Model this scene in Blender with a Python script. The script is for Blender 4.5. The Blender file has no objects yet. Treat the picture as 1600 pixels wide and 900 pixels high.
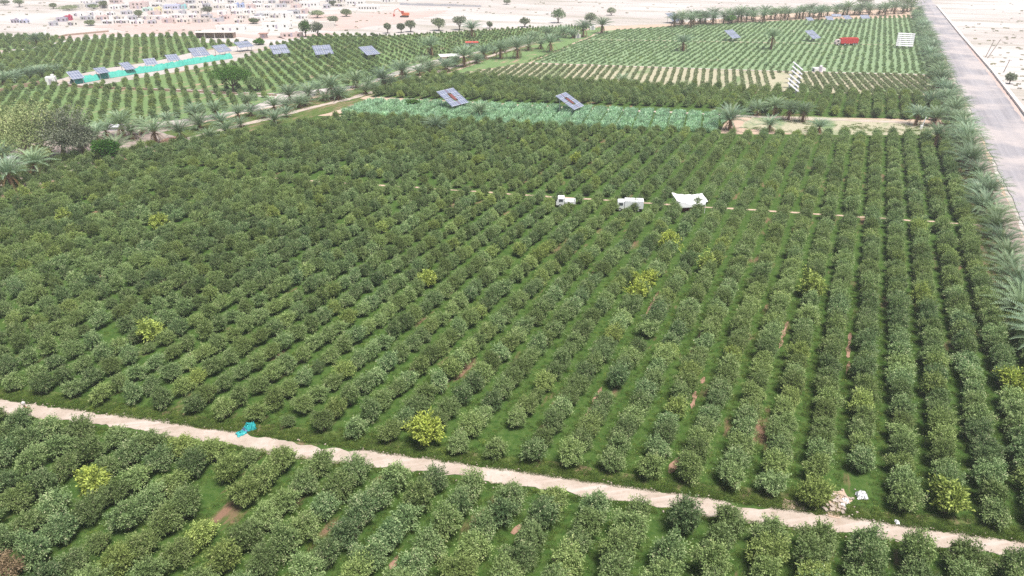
import bpy, math, random
import numpy as np
from mathutils import Vector, Matrix

S = bpy.context.scene
R = math.radians
# ------------------------------------------------------------------ camera
CAM_H, PITCH, FPX = 50.0, R(27.0), 1100.0
cam = bpy.data.objects.new('camera', bpy.data.cameras.new('camera'))
S.collection.objects.link(cam); S.camera = cam
cam.location = (0, 0, CAM_H); cam.rotation_euler = (R(90) - PITCH, 0, 0)
cam.data.sensor_width = 36.0; cam.data.lens = 36.0 * FPX / 1600.0
cam.data.clip_start = 0.5; cam.data.clip_end = 6000
# ------------------------------------------------------------------ sky, sun, exposure
SUN_EL, SUN_AZ = R(70), R(135)        # azimuth clockwise from +Y: behind the camera, to the right
world = bpy.data.worlds.new('World'); S.world = world; world.use_nodes = True
wn = world.node_tree.nodes; wl = world.node_tree.links
sky = wn.new('ShaderNodeTexSky'); sky.sky_type = 'NISHITA'; sky.sun_disc = False
sky.sun_elevation = SUN_EL; sky.sun_rotation = SUN_AZ
sky.air_density = 1.0; sky.dust_density = 3.0; sky.ozone_density = 1.0
wl.new(sky.outputs[0], wn['Background'].inputs[0]); wn['Background'].inputs[1].default_value = 0.075
sd = bpy.data.lights.new('sun', 'SUN'); sd.energy = 3.8; sd.angle = R(16); sd.color = (1, 0.95, 0.9)
so = bpy.data.objects.new('sun', sd); S.collection.objects.link(so)
dv = Vector((math.sin(SUN_AZ) * math.cos(SUN_EL), math.cos(SUN_AZ) * math.cos(SUN_EL), math.sin(SUN_EL)))
so.rotation_euler = (-dv).to_track_quat('-Z', 'Y').to_euler(); so.location = (0, 0, 200)
S.view_settings.view_transform = 'Standard'; S.view_settings.look = 'None'
S.view_settings.exposure = 0.95; S.view_settings.gamma = 1
S.cycles.max_bounces = 5; S.cycles.diffuse_bounces = 3; S.cycles.glossy_bounces = 2
S.cycles.transmission_bounces = 3; S.cycles.transparent_max_bounces = 4; S.cycles.volume_bounces = 1
S.cycles.use_denoising = False
HAZE = 0.00027

# ------------------------------------------------------------------ coordinates
ROWA = math.atan2(585, FPX * math.cos(PITCH) + 560 * math.sin(PITCH))   # the estate's row direction
def G(px, py, z=0.0):                # point of the photo -> point on the ground (height z)
    a = (px - 800) / FPX; b = (450 - py) / FPX
    d = (a, math.cos(PITCH) + b * math.sin(PITCH), -math.sin(PITCH) + b * math.cos(PITCH))
    t = (z - CAM_H) / d[2]
    return (d[0] * t, d[1] * t)
def proj(x, y, z):
    z -= CAM_H
    cz = y * math.cos(PITCH) - z * math.sin(PITCH); cy = y * math.sin(PITCH) + z * math.cos(PITCH)
    return 800 + FPX * x / cz, 450 - FPX * cy / cz, cz
su, cu = math.sin(ROWA), math.cos(ROWA)
def W(u, v): return (u * su + v * cu, u * cu - v * su)       # along the rows, across the rows
def UV(x, y): return (x * su + y * cu, x * cu - y * su)
def UVpx(px, py, z=0): return UV(*G(px, py, z))
def inpoly(x, y, poly):
    c = False; j = len(poly) - 1
    for i in range(len(poly)):
        xi, yi = poly[i]; xj, yj = poly[j]
        if (yi > y) != (yj > y) and x < (xj - xi) * (y - yi) / (yj - yi) + xi: c = not c
        j = i
    return c
def vnoise(x, seed=0):
    i = math.floor(x); f = x - i; f = f * f * (3 - 2 * f)
    r = lambda k: (math.sin(k * 127.1 + seed * 311.7) * 43758.5453) % 1.0
    return (r(i) * (1 - f) + r(i + 1) * f) * 2 - 1
def fbm(x, seed=0): return vnoise(x, seed) * .6 + vnoise(x * 2.3, seed + 1) * .3 + vnoise(x * 5.1, seed + 2) * .2

# ------------------------------------------------------------------ materials
MATS = {}
class NT:
    def __init__(s, name):
        s.m = bpy.data.materials.new(name); s.m.use_nodes = True; s.t = s.m.node_tree
        s.t.nodes.clear(); s.out = s.t.nodes.new('ShaderNodeOutputMaterial'); MATS[name] = s.m
    def n(s, typ, **kw):
        o = s.t.nodes.new(typ)
        for k, v in kw.items(): setattr(o, k, v)
        return o
    def l(s, a, b): s.t.links.new(a, b)
    def pos(s, rot=0.0, scale=(1, 1, 1)):
        g = s.n('ShaderNodeNewGeometry'); mr = s.n('ShaderNodeMapping'); mp = s.n('ShaderNodeMapping')
        mr.inputs['Rotation'].default_value = (0, 0, rot); mp.inputs['Scale'].default_value = scale
        s.l(g.outputs['Position'], mr.inputs['Vector']); s.l(mr.outputs[0], mp.inputs['Vector']); return mp.outputs[0]
    def noise(s, vec, scale, detail=4, rough=.6):
        k = s.n('ShaderNodeTexNoise'); k.inputs['Scale'].default_value = scale
        k.inputs['Detail'].default_value = detail; k.inputs['Roughness'].default_value = rough
        s.l(vec, k.inputs['Vector']); return k.outputs['Fac']
    def ramp(s, fac, stops):
        r = s.n('ShaderNodeValToRGB'); e = r.color_ramp.elements
        while len(e) < len(stops): e.new(.5)
        for q, (p, c) in zip(e, stops):
            q.position = p; q.color = (c, c, c, 1) if not isinstance(c, tuple) else (*c, 1)
        s.l(fac, r.inputs[0]); return r.outputs[0]
    def mix(s, fac, a, b, mode='MIX'):
        m = s.n('ShaderNodeMix', data_type='RGBA', blend_type=mode)
        for i, v in ((0, fac), (6, a), (7, b)):
            if isinstance(v, (int, float)): m.inputs[i].default_value = v
            elif isinstance(v, tuple): m.inputs[i].default_value = (*v, 1)
            else: s.l(v, m.inputs[i])
        return m.outputs[2]
    def math(s, op, a, b=0.0, clamp=False):
        m = s.n('ShaderNodeMath', operation=op, use_clamp=clamp)
        for i, v in ((0, a), (1, b)):
            if isinstance(v, (int, float)): m.inputs[i].default_value = v
            else: s.l(v, m.inputs[i])
        return m.outputs[0]
    def attr(s, name, typ='GEOMETRY'):
        a = s.n('ShaderNodeAttribute', attribute_name=name, attribute_type=typ); return a.outputs['Fac']
    def surf(s, col, rough=.9, spec=.2, bump=None, bs=.3, bd=.05):
        p = s.n('ShaderNodeBsdfPrincipled')
        if isinstance(col, tuple): p.inputs['Base Color'].default_value = (*col, 1)
        else: s.l(col, p.inputs['Base Color'])
        p.inputs['Roughness'].default_value = rough; p.inputs['Specular IOR Level'].default_value = spec
        if bump is not None:
            b = s.n('ShaderNodeBump'); b.inputs['Strength'].default_value = bs; b.inputs['Distance'].default_value = bd
            s.l(bump, b.inputs['Height']); s.l(b.outputs[0], p.inputs['Normal'])
        s.l(p.outputs[0], s.out.inputs[0]); return s.m

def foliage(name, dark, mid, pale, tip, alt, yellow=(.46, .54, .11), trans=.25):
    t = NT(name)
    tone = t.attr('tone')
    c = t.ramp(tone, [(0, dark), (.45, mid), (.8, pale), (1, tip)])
    oi = t.n('ShaderNodeObjectInfo')
    big = t.noise(t.pos(), .045, 3, .6)
    f = t.math('ADD', t.math('MULTIPLY', oi.outputs['Random'], .75), t.math('MULTIPLY', t.math('SUBTRACT', big, .45), 2.2), True)
    c = t.mix(t.math('MULTIPLY', f, .75, True), c, t.mix(.75, c, alt))
    v = t.math('ADD', .68, t.math('MULTIPLY', t.math('FRACT', t.math('MULTIPLY', oi.outputs['Random'], 17.3)), .62))
    vv = t.n('ShaderNodeCombineColor')
    for i in range(3): t.l(v, vv.inputs[i])
    c = t.mix(1.0, c, vv.outputs[0], 'MULTIPLY')
    y = t.attr('tint', 'INSTANCER')
    yc = t.mix(tone, tuple(k * .4 for k in yellow), tuple(k * 1.45 for k in yellow))
    pn = t.noise(t.pos(), 1.1, 3, .6); y = t.math('MULTIPLY', y, t.math('ADD', .25, t.math('MULTIPLY', pn, 1.45)), True)
    c = t.mix(y, c, yc)
    d = t.n('ShaderNodeBsdfDiffuse'); tr = t.n('ShaderNodeBsdfTranslucent'); ms = t.n('ShaderNodeMixShader')
    t.l(c, d.inputs[0]); t.l(t.mix(.5, c, (.18, .3, .03)), tr.inputs[0]); ms.inputs[0].default_value = trans
    t.l(d.outputs[0], ms.inputs[1]); t.l(tr.outputs[0], ms.inputs[2]); t.l(ms.outputs[0], t.out.inputs[0])
    return t.m
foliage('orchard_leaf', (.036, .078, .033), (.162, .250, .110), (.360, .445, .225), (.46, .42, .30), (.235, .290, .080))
foliage('pink_dry_leaf', (.12, .09, .06), (.26, .19, .13), (.36, .27, .19), (.42, .30, .24), (.3, .22, .12))
foliage('palm_leaf', (.05, .09, .05), (.15, .235, .165), (.28, .37, .275), (.38, .40, .28), (.21, .28, .13), trans=.15)
foliage('palm_dry', (.13, .08, .05), (.22, .13, .07), (.30, .19, .1), (.35, .26, .16), (.2, .15, .08), trans=.1)
foliage('gum_leaf', (.14, .18, .085), (.30, .36, .16), (.45, .50, .24), (.22, .2, .12), (.12, .13, .05))
foliage('bright_leaf', (.03, .09, .02), (.07, .19, .035), (.13, .27, .06), (.2, .3, .08), (.1, .2, .04))
foliage('grey_leaf', (.13, .155, .11), (.26, .29, .20), (.38, .41, .31), (.2, .19, .17), (.12, .12, .1))
foliage('scrub_leaf', (.11, .15, .085), (.21, .26, .15), (.32, .36, .23), (.34, .32, .23), (.23, .25, .13))
foliage('forage_leaf', (.16, .32, .19), (.32, .53, .34), (.50, .68, .49), (.62, .74, .56), (.40, .60, .33))
foliage('crop_leaf', (.09, .155, .085), (.18, .265, .15), (.28, .37, .23), (.30, .36, .2), (.2, .28, .1))
foliage('desert_leaf', (.2, .19, .14), (.32, .30, .22), (.42, .38, .3), (.45, .4, .33), (.3, .3, .18))
foliage('weed_leaf', (.025, .065, .014), (.05, .11, .022), (.08, .15, .035), (.2, .22, .08), (.14, .17, .05))

def rocky(name, a, b, scale, rough=.95, streak=None):
    t = NT(name); p = t.pos(); n1 = t.noise(p, scale, 6, .65); n2 = t.noise(p, scale * 9, 4, .7)
    c = t.mix(t.ramp(n1, [(.32, 0.), (.68, 1.)]), a, b)
    c = t.mix(t.math('MULTIPLY', n2, .55), c, tuple(k * .72 for k in a))
    if streak:
        s = t.noise(t.pos(rot=ROWA, scale=(1, .02, 1)), .5, 4, .6)
        c = t.mix(t.ramp(s, [(.45, 0.), (.62, .75)]), c, streak)
    return t.surf(c, rough, .1, n2, .4, .06)
rocky('trunk_bark', (.17, .12, .085), (.10, .075, .055), 3)
rocky('pale_bark', (.42, .36, .29), (.25, .2, .16), 2)
rocky('palm_bark', (.24, .14, .10), (.13, .08, .055), 5)
# sandy plain
t = NT('sand'); p = t.pos(); n1 = t.noise(p, .012, 6, .6); n2 = t.noise(p, .5, 5, .7); n3 = t.noise(t.pos(rot=.35, scale=(.25, 1.6, 1)), .03, 6, .7)
c = t.mix(t.ramp(n1, [(.38, 0.), (.62, 1.)]), (.46, .435, .42), (.37, .34, .32))
c = t.mix(t.ramp(n3, [(.50, 0.), (.62, .9)]), c, (.27, .255, .215))
c = t.mix(t.math('MULTIPLY', n2, .35), c, (.32, .26, .21)); t.surf(c, .95, .1, n2, .3, .1)
rocky('pink_earth', (.42, .31, .275), (.47, .38, .345), .06)
rocky('estate_soil', (.40, .29, .22), (.50, .39, .30), .08)
rocky('dry_soil_brown', (.26, .155, .11), (.34, .22, .16), .35)
rocky('roadside_soil', (.25, .20, .175), (.34, .29, .26), .3)
rocky('canal_concrete', (.6, .56, .5), (.5, .46, .4), .4)
# dirt track
t = NT('track_dirt'); p = t.pos(); n1 = t.noise(p, .35, 5, .65); n2 = t.noise(p, 2.6, 5, .7); n3 = t.noise(t.pos(rot=R(-11), scale=(.09, 1.5, 1)), .9, 3, .6)
c = t.mix(t.ramp(n1, [(.3, 0.), (.7, 1.)]), (.42, .365, .315), (.30, .245, .195))
c = t.mix(t.ramp(n2, [(.5, 0.), (.75, .6)]), c, (.27, .19, .145)); c = t.mix(t.ramp(n3, [(.50, 0.), (.66, .55)]), c, (.50, .42, .38))
t.surf(c, .95, .1, n2, .7, .08)
# dusty tarmac: worn lanes and sand drifts along its length
t = NT('road_dust'); p = t.pos(); n1 = t.noise(p, .05, 5, .6); s1 = t.noise(t.pos(rot=ROWA, scale=(1, .012, 1)), .38, 5, .7); s2 = t.noise(t.pos(rot=ROWA, scale=(1, .05, 1)), 1.8, 4, .6)
c = t.mix(t.ramp(s1, [(.38, 0.), (.62, 1.)]), (.285, .275, .29), (.20, .192, .205))
c = t.mix(t.ramp(n1, [(.46, 0.), (.6, .9)]), c, (.39, .35, .335)); c = t.mix(t.math('MULTIPLY', s2, .35), c, (.22, .205, .205))
t.surf(c, .9, .15, t.noise(p, 4, 4), .2, .03)
# orchard floor: grass with bare reddish patches
def floor_mat(name, grass, grass2, soil, lo, hi, scale=.16):
    t = NT(name); p = t.pos(); pr = t.pos(rot=ROWA, scale=(1, .28, 1))
    n1 = t.noise(pr, scale * 2.2, 5, .62); n2 = t.noise(p, 1.3, 5, .7); n3 = t.noise(p, .05, 3, .5)
    c = t.mix(t.ramp(n2, [(.3, 0.), (.7, 1.)]), grass, grass2)
    m = t.math('ADD', n1, t.math('MULTIPLY', t.math('SUBTRACT', n3, .5), .5))
    c = t.mix(t.ramp(m, [(lo, 0.), (hi, 1.)]), c, t.mix(n2, soil, tuple(k * .7 for k in soil)))
    return t.surf(c, .95, .05, t.noise(p, 5, 4, .7), .8, .12)
floor_mat('orchard_floor', (.026, .066, .012), (.075, .120, .030), (.22, .135, .09), .61, .72)
floor_mat('far_orchard_floor', (.105, .17, .065), (.15, .225, .09), (.33, .25, .17), .56, .70)
floor_mat('green_crop_floor', (.145, .215, .11), (.20, .275, .15), (.32, .27, .2), .60, .78)
floor_mat('straw_crop_floor', (.30, .285, .19), (.37, .34, .25), (.17, .24, .11), .50, .66, .05)
floor_mat('verge_weeds', (.05, .10, .02), (.11, .13, .045), (.24, .17, .11), .5, .66, .3)

def plain(name, col, rough=.7, spec=.3, var=.25):
    t = NT(name); n = t.noise(t.pos(), 1.7, 4, .6)
    return t.surf(t.mix(t.math('MULTIPLY', n, var), col, tuple(k * .55 for k in col)), rough, spec)
for nm, c_ in dict(white_paint=(.78, .77, .74), cream=(.70, .66, .60), beige=(.58, .53, .48), pink_wall=(.62, .50, .47), mauve=(.42, .38, .44), lavender=(.52, .53, .66),
                   yellow_wall=(.72, .66, .38), turquoise=(.32, .62, .62), mint=(.55, .72, .64), blue_wall=(.38, .46, .68), crimson=(.50, .06, .12), grey_wall=(.48, .48, .5), dark_open=(.05, .045, .04), brown_roof=(.30, .16, .12),
                   rust_red=(.42, .07, .05), red_paint=(.55, .045, .045), orange_paint=(.62, .16, .07), rubber=(.03, .03, .03), teal_net=(.06, .34, .27), galvanised=(.55, .56, .57), red_steel=(.17, .055, .05), wood_pole=(.2, .16, .12),
                   tarp_white=(.80, .80, .80), glass_dark=(.06, .07, .08), wall_stone=(.52, .48, .46), pale_stone=(.62, .58, .53), teal_plastic=(.03, .50, .52), blue_cloth=(.12, .2, .34), mud_wall=(.36, .25, .19)).items():
    plain(nm, c_)
plain('teal_plastic', (.03, .33, .34), .45, .3)
# photovoltaic glass with its cell grid
t = NT('solar_glass'); tc = t.n('ShaderNodeTexCoord'); br = t.n('ShaderNodeTexBrick'); br.offset = 0
br.inputs['Color1'].default_value = (.13, .15, .21, 1); br.inputs['Color2'].default_value = (.155, .175, .24, 1); br.inputs['Mortar'].default_value = (.42, .44, .48, 1)
br.inputs['Scale'].default_value = 1; br.inputs['Mortar Size'].default_value = .045; br.inputs['Brick Width'].default_value = 1.0; br.inputs['Row Height'].default_value = 1.65
t.l(tc.outputs['Object'], br.inputs[0]); t.surf(br.outputs[0], .45, .4)

# ------------------------------------------------------------------ mesh helpers
class MB:
    def __init__(s): s.v = []; s.f = []; s.mi = []; s.tone = []; s.n = 0
    def add(s, v, f, mi=0, tone=None):
        v = np.asarray(v, float).reshape(-1, 3); s.v.append(v)
        f = [tuple(int(i) + s.n for i in q) for q in f]; s.f += f; s.mi += [mi] * len(f)
        s.tone += list(tone) if tone is not None else [.5] * len(f); s.n += len(v); return s
    def box(s, c, d, rz=0.0, mi=0, M=None):
        x, y, z = (k / 2 for k in d)
        v = np.array([(a * x, b * y, e * z) for e in (-1, 1) for b in (-1, 1) for a in (-1, 1)], float)
        if M is not None: v = v @ np.array(M.to_3x3()).T
        k, q = math.cos(rz), math.sin(rz)
        v = np.stack([v[:, 0] * k - v[:, 1] * q, v[:, 0] * q + v[:, 1] * k, v[:, 2]], 1) + np.array(c)
        return s.add(v, [(0, 2, 3, 1), (4, 5, 7, 6), (0, 1, 5, 4), (1, 3, 7, 5), (3, 2, 6, 7), (2, 0, 4, 6)], mi)
    def tube(s, pts, rad, sides=6, mi=0, cap=True):
        pts = [Vector(p) for p in pts]; rings = []
        up = Vector((.13, .97, .2))
        for i, p in enumerate(pts):
            d = (pts[min(i + 1, len(pts) - 1)] - pts[max(i - 1, 0)]).normalized()
            a = d.cross(up).normalized(); b = d.cross(a)
            r = rad[i] if isinstance(rad, (list, tuple)) else rad
            rings += [p + a * (r * math.cos(2 * math.pi * k / sides)) + b * (r * math.sin(2 * math.pi * k / sides)) for k in range(sides)]
        f = []
        for i in range(len(pts) - 1):
            for k in range(sides):
                f.append((i * sides + k, i * sides + (k + 1) % sides, (i + 1) * sides + (k + 1) % sides, (i + 1) * sides + k))
        if cap: f += [tuple(range(sides))[::-1], tuple(range((len(pts) - 1) * sides, len(pts) * sides))]
        return s.add([tuple(q) for q in rings], f, mi)
    def mesh(s, name, mats):
        me = bpy.data.meshes.new(name)
        me.from_pydata(np.concatenate(s.v).tolist(), [], s.f)
        for m in (mats if isinstance(mats, (list, tuple)) else [mats]): me.materials.append(MATS[m])
        me.polygons.foreach_set('material_index', s.mi)
        a = me.attributes.new('tone', 'FLOAT', 'FACE'); a.data.foreach_set('value', s.tone); me.update(); return me
def link(name, me, parent=None, loc=None, rz=0.0, sc=None):
    o = bpy.data.objects.new(name, me); S.collection.objects.link(o)
    if parent is not None: o.parent = parent
    if loc is not None: o.location = loc
    o.rotation_euler = (0, 0, rz)
    if sc is not None: o.scale = (sc, sc, sc) if isinstance(sc, (int, float)) else sc
    return o
def tag(o, label=None, cat=None, group=None, kind=None):
    for k, v in (('label', label), ('category', cat), ('group', group), ('kind', kind)):
        if v: o[k] = v
    return o
def empty(name, loc, rz=0.0, sc=None): return link(name, None, None, loc, rz, sc)
ORD = 'first second third fourth fifth sixth seventh eighth ninth tenth eleventh twelfth thirteenth fourteenth fifteenth sixteenth seventeenth eighteenth nineteenth twentieth'.split()
def nth(i):
    if i < 20: return ORD[i]
    tens = ['twenty', 'thirty', 'forty', 'fifty', 'sixty', 'seventy', 'eighty', 'ninety']; k = i + 1
    return tens[k // 10 - 2] + '-' + ORD[k % 10 - 1] if k % 10 else tens[k // 10 - 2][:-1] + 'ieth'

# ------------------------------------------------------------------ setting: ground sheets
def sheet(name, poly, z, mat, wob=.5, step=3.0, kind='structure', seed=1):
    pts = []; n = len(poly); acc = 0
    for i in range(n):
        a, b = Vector(poly[i]), Vector(poly[(i + 1) % n]); L = (b - a).length; m = max(1, int(L / step))
        nv = Vector((-(b - a).y, (b - a).x)).normalized()
        for k in range(m):
            q = a.lerp(b, k / m) + nv * (fbm((acc + k * L / m) * .35, seed) * wob if k else 0); pts.append((q.x, q.y, z))
        acc += L
    ar = sum(pts[i - 1][0] * pts[i][1] - pts[i][0] * pts[i - 1][1] for i in range(len(pts)))
    if ar < 0: pts = pts[::-1]
    mb = MB(); mb.add(pts, [tuple(range(len(pts)))])
    return tag(link(name, mb.mesh(name, mat)), kind=kind)
def ribbon(name, line, half, z, mat, wob=.3, step=1.0, seed=3, kind='structure', taper=False):
    pts = [Vector(p) for p in line]; A = []; B = []; acc = 0
    for i in range(len(pts) - 1):
        a, b = pts[i], pts[i + 1]; L = (b - a).length; m = max(1, int(L / step)); nv = Vector((-(b - a).y, (b - a).x)).normalized()
        for k in range(m + (i == len(pts) - 2)):
            s_ = acc + k * L / m; c = a.lerp(b, k / m) + nv * fbm(s_ * .08, seed + 9) * wob
            A.append(c + nv * (half + fbm(s_ * .55, seed) * wob)); B.append(c - nv * (half + fbm(s_ * .55, seed + 5) * wob))
        acc += L
    n = len(A)
    if taper:
        for i in range(n): c = (A[i] + B[i]) / 2; k = math.sin(math.pi * (i + .15) / (n - .7)) ** .5 * (.7 + .5 * vnoise(i * .9, seed)); A[i] = c + (A[i] - c) * k; B[i] = c + (B[i] - c) * k
    mb = MB(); mb.add([(q.x, q.y, z) for q in A + B], [(n + i, n + i + 1, i + 1, i) for i in range(n - 1)])
    return tag(link(name, mb.mesh(name, mat)), kind=kind)
mb = MB(); mb.add([(-2500, -300, 0), (2500, -300, 0), (2500, 4500, 0), (-2500, 4500, 0)], [(0, 1, 2, 3)])
tag(link('ground', mb.mesh('ground', 'sand')), kind='structure')
PX = lambda l: [G(*p) for p in l]
WV = lambda l: [W(*p) for p in l]
trk = lambda v: 56.0 + .2452 * (v - 1.5)              # the track's centre line, u as a function of v
mid = lambda v: 143.4 + .2517 * v                      # the path through the middle of the orchard
top_edge = lambda v: (206.0 + .42 * (v + 10) if v > -26 else 196.5 + .235 * (v + 31))
sheet('estate_ground', WV([(-30, -190), (-30, 33.5), (620, 33.5), (600, 10), (520, -60), (440, -105), (415, -135), (405, -150), (330, -155), (290, -158), (200, -160), (130, -172), (60, -172)]), .03, 'estate_soil', 1.5, 8)
sheet('near_orchard_ground', WV([(-25, -95), (-25, 33), (trk(33) - .5, 33), (trk(-172) - .5, -172), (-25, -172)]), .06, 'orchard_floor', .3, seed=5)
sheet('main_orchard_ground', WV([(trk(-165) + .5, -165), (trk(31) + .5, 31), (116, 31), (119, 26.5), (top_edge(26) + 2, 26), (top_edge(-26) + 1, -26), (165, -150), (112, -158), (100, -162)]), .06, 'orchard_floor', .6, seed=8)
ribbon('dirt_track', [W(trk(v), v) for v in (-175, -120, -85, -50, -20, 5, 33)], 1.12, .10, 'track_dirt', .62, .4)
ribbon('verge', [W(trk(v) + 2.3, v) for v in (-175, -85, -20, 26)], 1.0, .08, 'verge_weeds', .6, .6, seed=12)
ribbon('orchard_path', [W(mid(v), v) for v in (-140, -60, 27)], .34, .10, 'estate_soil', .3, .8, seed=22)
ribbon('reddish_roadside_earth', [W(118, 31.8), W(600, 31.8)], 1.7, .08, 'roadside_soil', .5, 2, seed=31)
ribbon('road', [W(-30, 40.6), W(300, 40.8), W(575, 38.2), W(900, 34)], 6.3, .12, 'road_dust', .35, 2, seed=33)
ribbon('road_shoulder', [W(-30, 47.0), W(300, 47.3), W(630, 43.5)], .8, .09, 'pink_earth', .5, 2, seed=35)
ribbon('diagonal_path', [W(84, -164), W(100, -163), W(116, -159), W(150, -156), W(190, -149.5), W(230, -148.5), W(285, -147.5), W(350, -146), W(405, -140)], 1.3, .12, 'track_dirt', .6, 1.5, seed=41)
sheet('palm_strip_ground', WV([(118, 25.5), (118, 30.6), (300, 30.6), (560, 30.6), (560, 27), (300, 25.5)]), .09, 'verge_weeds', .8, 3, seed=46)
sheet('palm_strip_ground', WV([(238, -143), (281, -125), (393, -131), (415, -137), (350, -143.5), (290, -144)]), .078, 'far_orchard_floor', .8, 4, seed=49)
sheet('palm_strip_ground', WV([(128, -150), (165, -144), (192, -140), (192, -147), (240, -145), (290, -143), (350, -142), (350, -156), (290, -156), (200, -158), (133, -170)]), .075, 'verge_weeds', 1.0, 3, seed=45)
sheet('yard_ground', PX([(-60, 318), (0, 306), (60, 290), (120, 268), (190, 250), (260, 216), (330, 205), (330, 190), (190, 205), (110, 205), (-60, 262)]), .072, 'roadside_soil', 1.0, seed=48)
sheet('yard_ground', WV([(80, -150), (97, -158), (112, -156), (131, -156), (133, -172), (108, -172), (85, -185)]), .07, 'dry_soil_brown', 1.2, seed=47)
ribbon('forage_field_path', [W(194, -134), W(206.5, -86), W(221, -28), W(234, 19)], 1.3, .10, 'track_dirt', .4, 1.5, seed=51)
for pts, sd_ in ((((905, 672), (925, 640), (940, 605)), 3), (((1218, 545), (1224, 520), (1232, 503)), 4), (((1326, 560), (1330, 520)), 5), (((1322, 585), (1325, 565)), 6), (((1008, 492), (1020, 470), (1030, 455)), 7), (((1045, 740), (1060, 715)), 8), (((610, 890), (622, 868)), 9), (((800, 835), (812, 820)), 10), (((1080, 640), (1087, 612)), 11), (((1097, 600), (1100, 590)), 12)):
    ribbon('bare_soil', PX(pts), .42, .09, 'dry_soil_brown', .25, .4, seed=60 + sd_, taper=True)
sheet('trampled_soil', PX([(1300, 768), (1318, 765), (1332, 784), (1316, 796), (1312, 812), (1294, 808), (1298, 790)]), .13, 'estate_soil', .55, .35, seed=77)
sheet('trampled_soil', PX([(1225, 780), (1262, 786), (1262, 800), (1222, 795)]), .13, 'estate_soil', .45, .35, seed=79)
# far fields
sheet('green_crop_ground', WV([(281, -124), (393, -130), (434, -98), (491, -41), (533, 16), (538, 27), (322, 27), (306, -22)]), .08, 'green_crop_floor', .8, 5)
sheet('straw_crop_ground', WV([(236, -142), (276, -126), (304, -23), (319, 26), (276, 26), (256, -46), (246, -90)]), .08, 'straw_crop_floor', .8, 5)
sheet('upper_orchard_ground', WV([(196, -146), (235, -142), (247, -92), (256, -46), (278, 26), (240, 22), (222, -28), (209, -86)]), .09, 'orchard_floor', .6, 5)
ribbon('canal', [W(277.5, -126), W(305.5, -22.5), W(320.5, 25)], .55, .15, 'canal_concrete', .08, 4)
ribbon('canal', [W(353.9, -131.7), W(374.8, -71.5), W(393, -13.3), W(405, 24)], .5, .15, 'estate_soil', .25, 4)
sheet('forage_ground', WV([(170, -139), (190, -141), (206, -87), (220, -31), (197, -31), (180, -86)]), .1, 'orchard_floor', .6, 3)
sheet('weedy_patch', WV([(206, -27), (226, -24), (236, 20), (222, 27), (206, -10)]), .08, 'straw_crop_floor', .8, 3)
L1 = [(-60, 110), (0, 85), (60, 74), (100, 66), (180, 58), (312, 56), (312, 67), (395, 68), (300, 82), (240, 96), (170, 106), (112, 118), (60, 134), (-60, 146)]
L0 = [(-60, 62), (0, 58), (70, 58), (105, 62), (50, 75), (-60, 84)]
L2 = [(125, 139), (245, 118), (368, 96), (440, 68), (500, 56), (610, 56), (800, 45), (900, 41), (928, 43), (880, 60), (800, 72), (700, 88), (640, 104), (560, 133), (430, 146), (250, 138)]
L3 = [(-60, 150), (0, 142), (62, 131), (120, 137), (250, 142), (430, 152), (380, 172), (290, 186), (200, 196), (120, 210), (-60, 262)]
for nm, f_ in (('left_field_ground', L1), ('left_field_ground', L0), ('left_field_ground', L2), ('left_field_ground', L3)):
    sheet(nm, PX(f_), .07, 'far_orchard_floor', .8, 5)
ribbon('sandy_road', PX([(-60, 90), (0, 78), (50, 69), (105, 58), (180, 52), (300, 51), (440, 60), (520, 52)]), 5.0, .05, 'pink_earth', 2.2, 5)
sheet('earth_mound_ground', PX([(480, 24), (700, 16), (640, 34), (520, 48), (490, 40)]), .04, 'pink_earth', 5, 8)
sheet('earth_mound_ground', PX([(150, 40), (350, 18), (420, 34), (300, 48), (200, 50)]), .04, 'pink_earth', 5, 8, seed=4)
ribbon('panel_track', PX([(75, 131), (112, 125), (240, 103), (368, 83), (440, 72)]), 2.2, .09, 'track_dirt', .6, 3)

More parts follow.
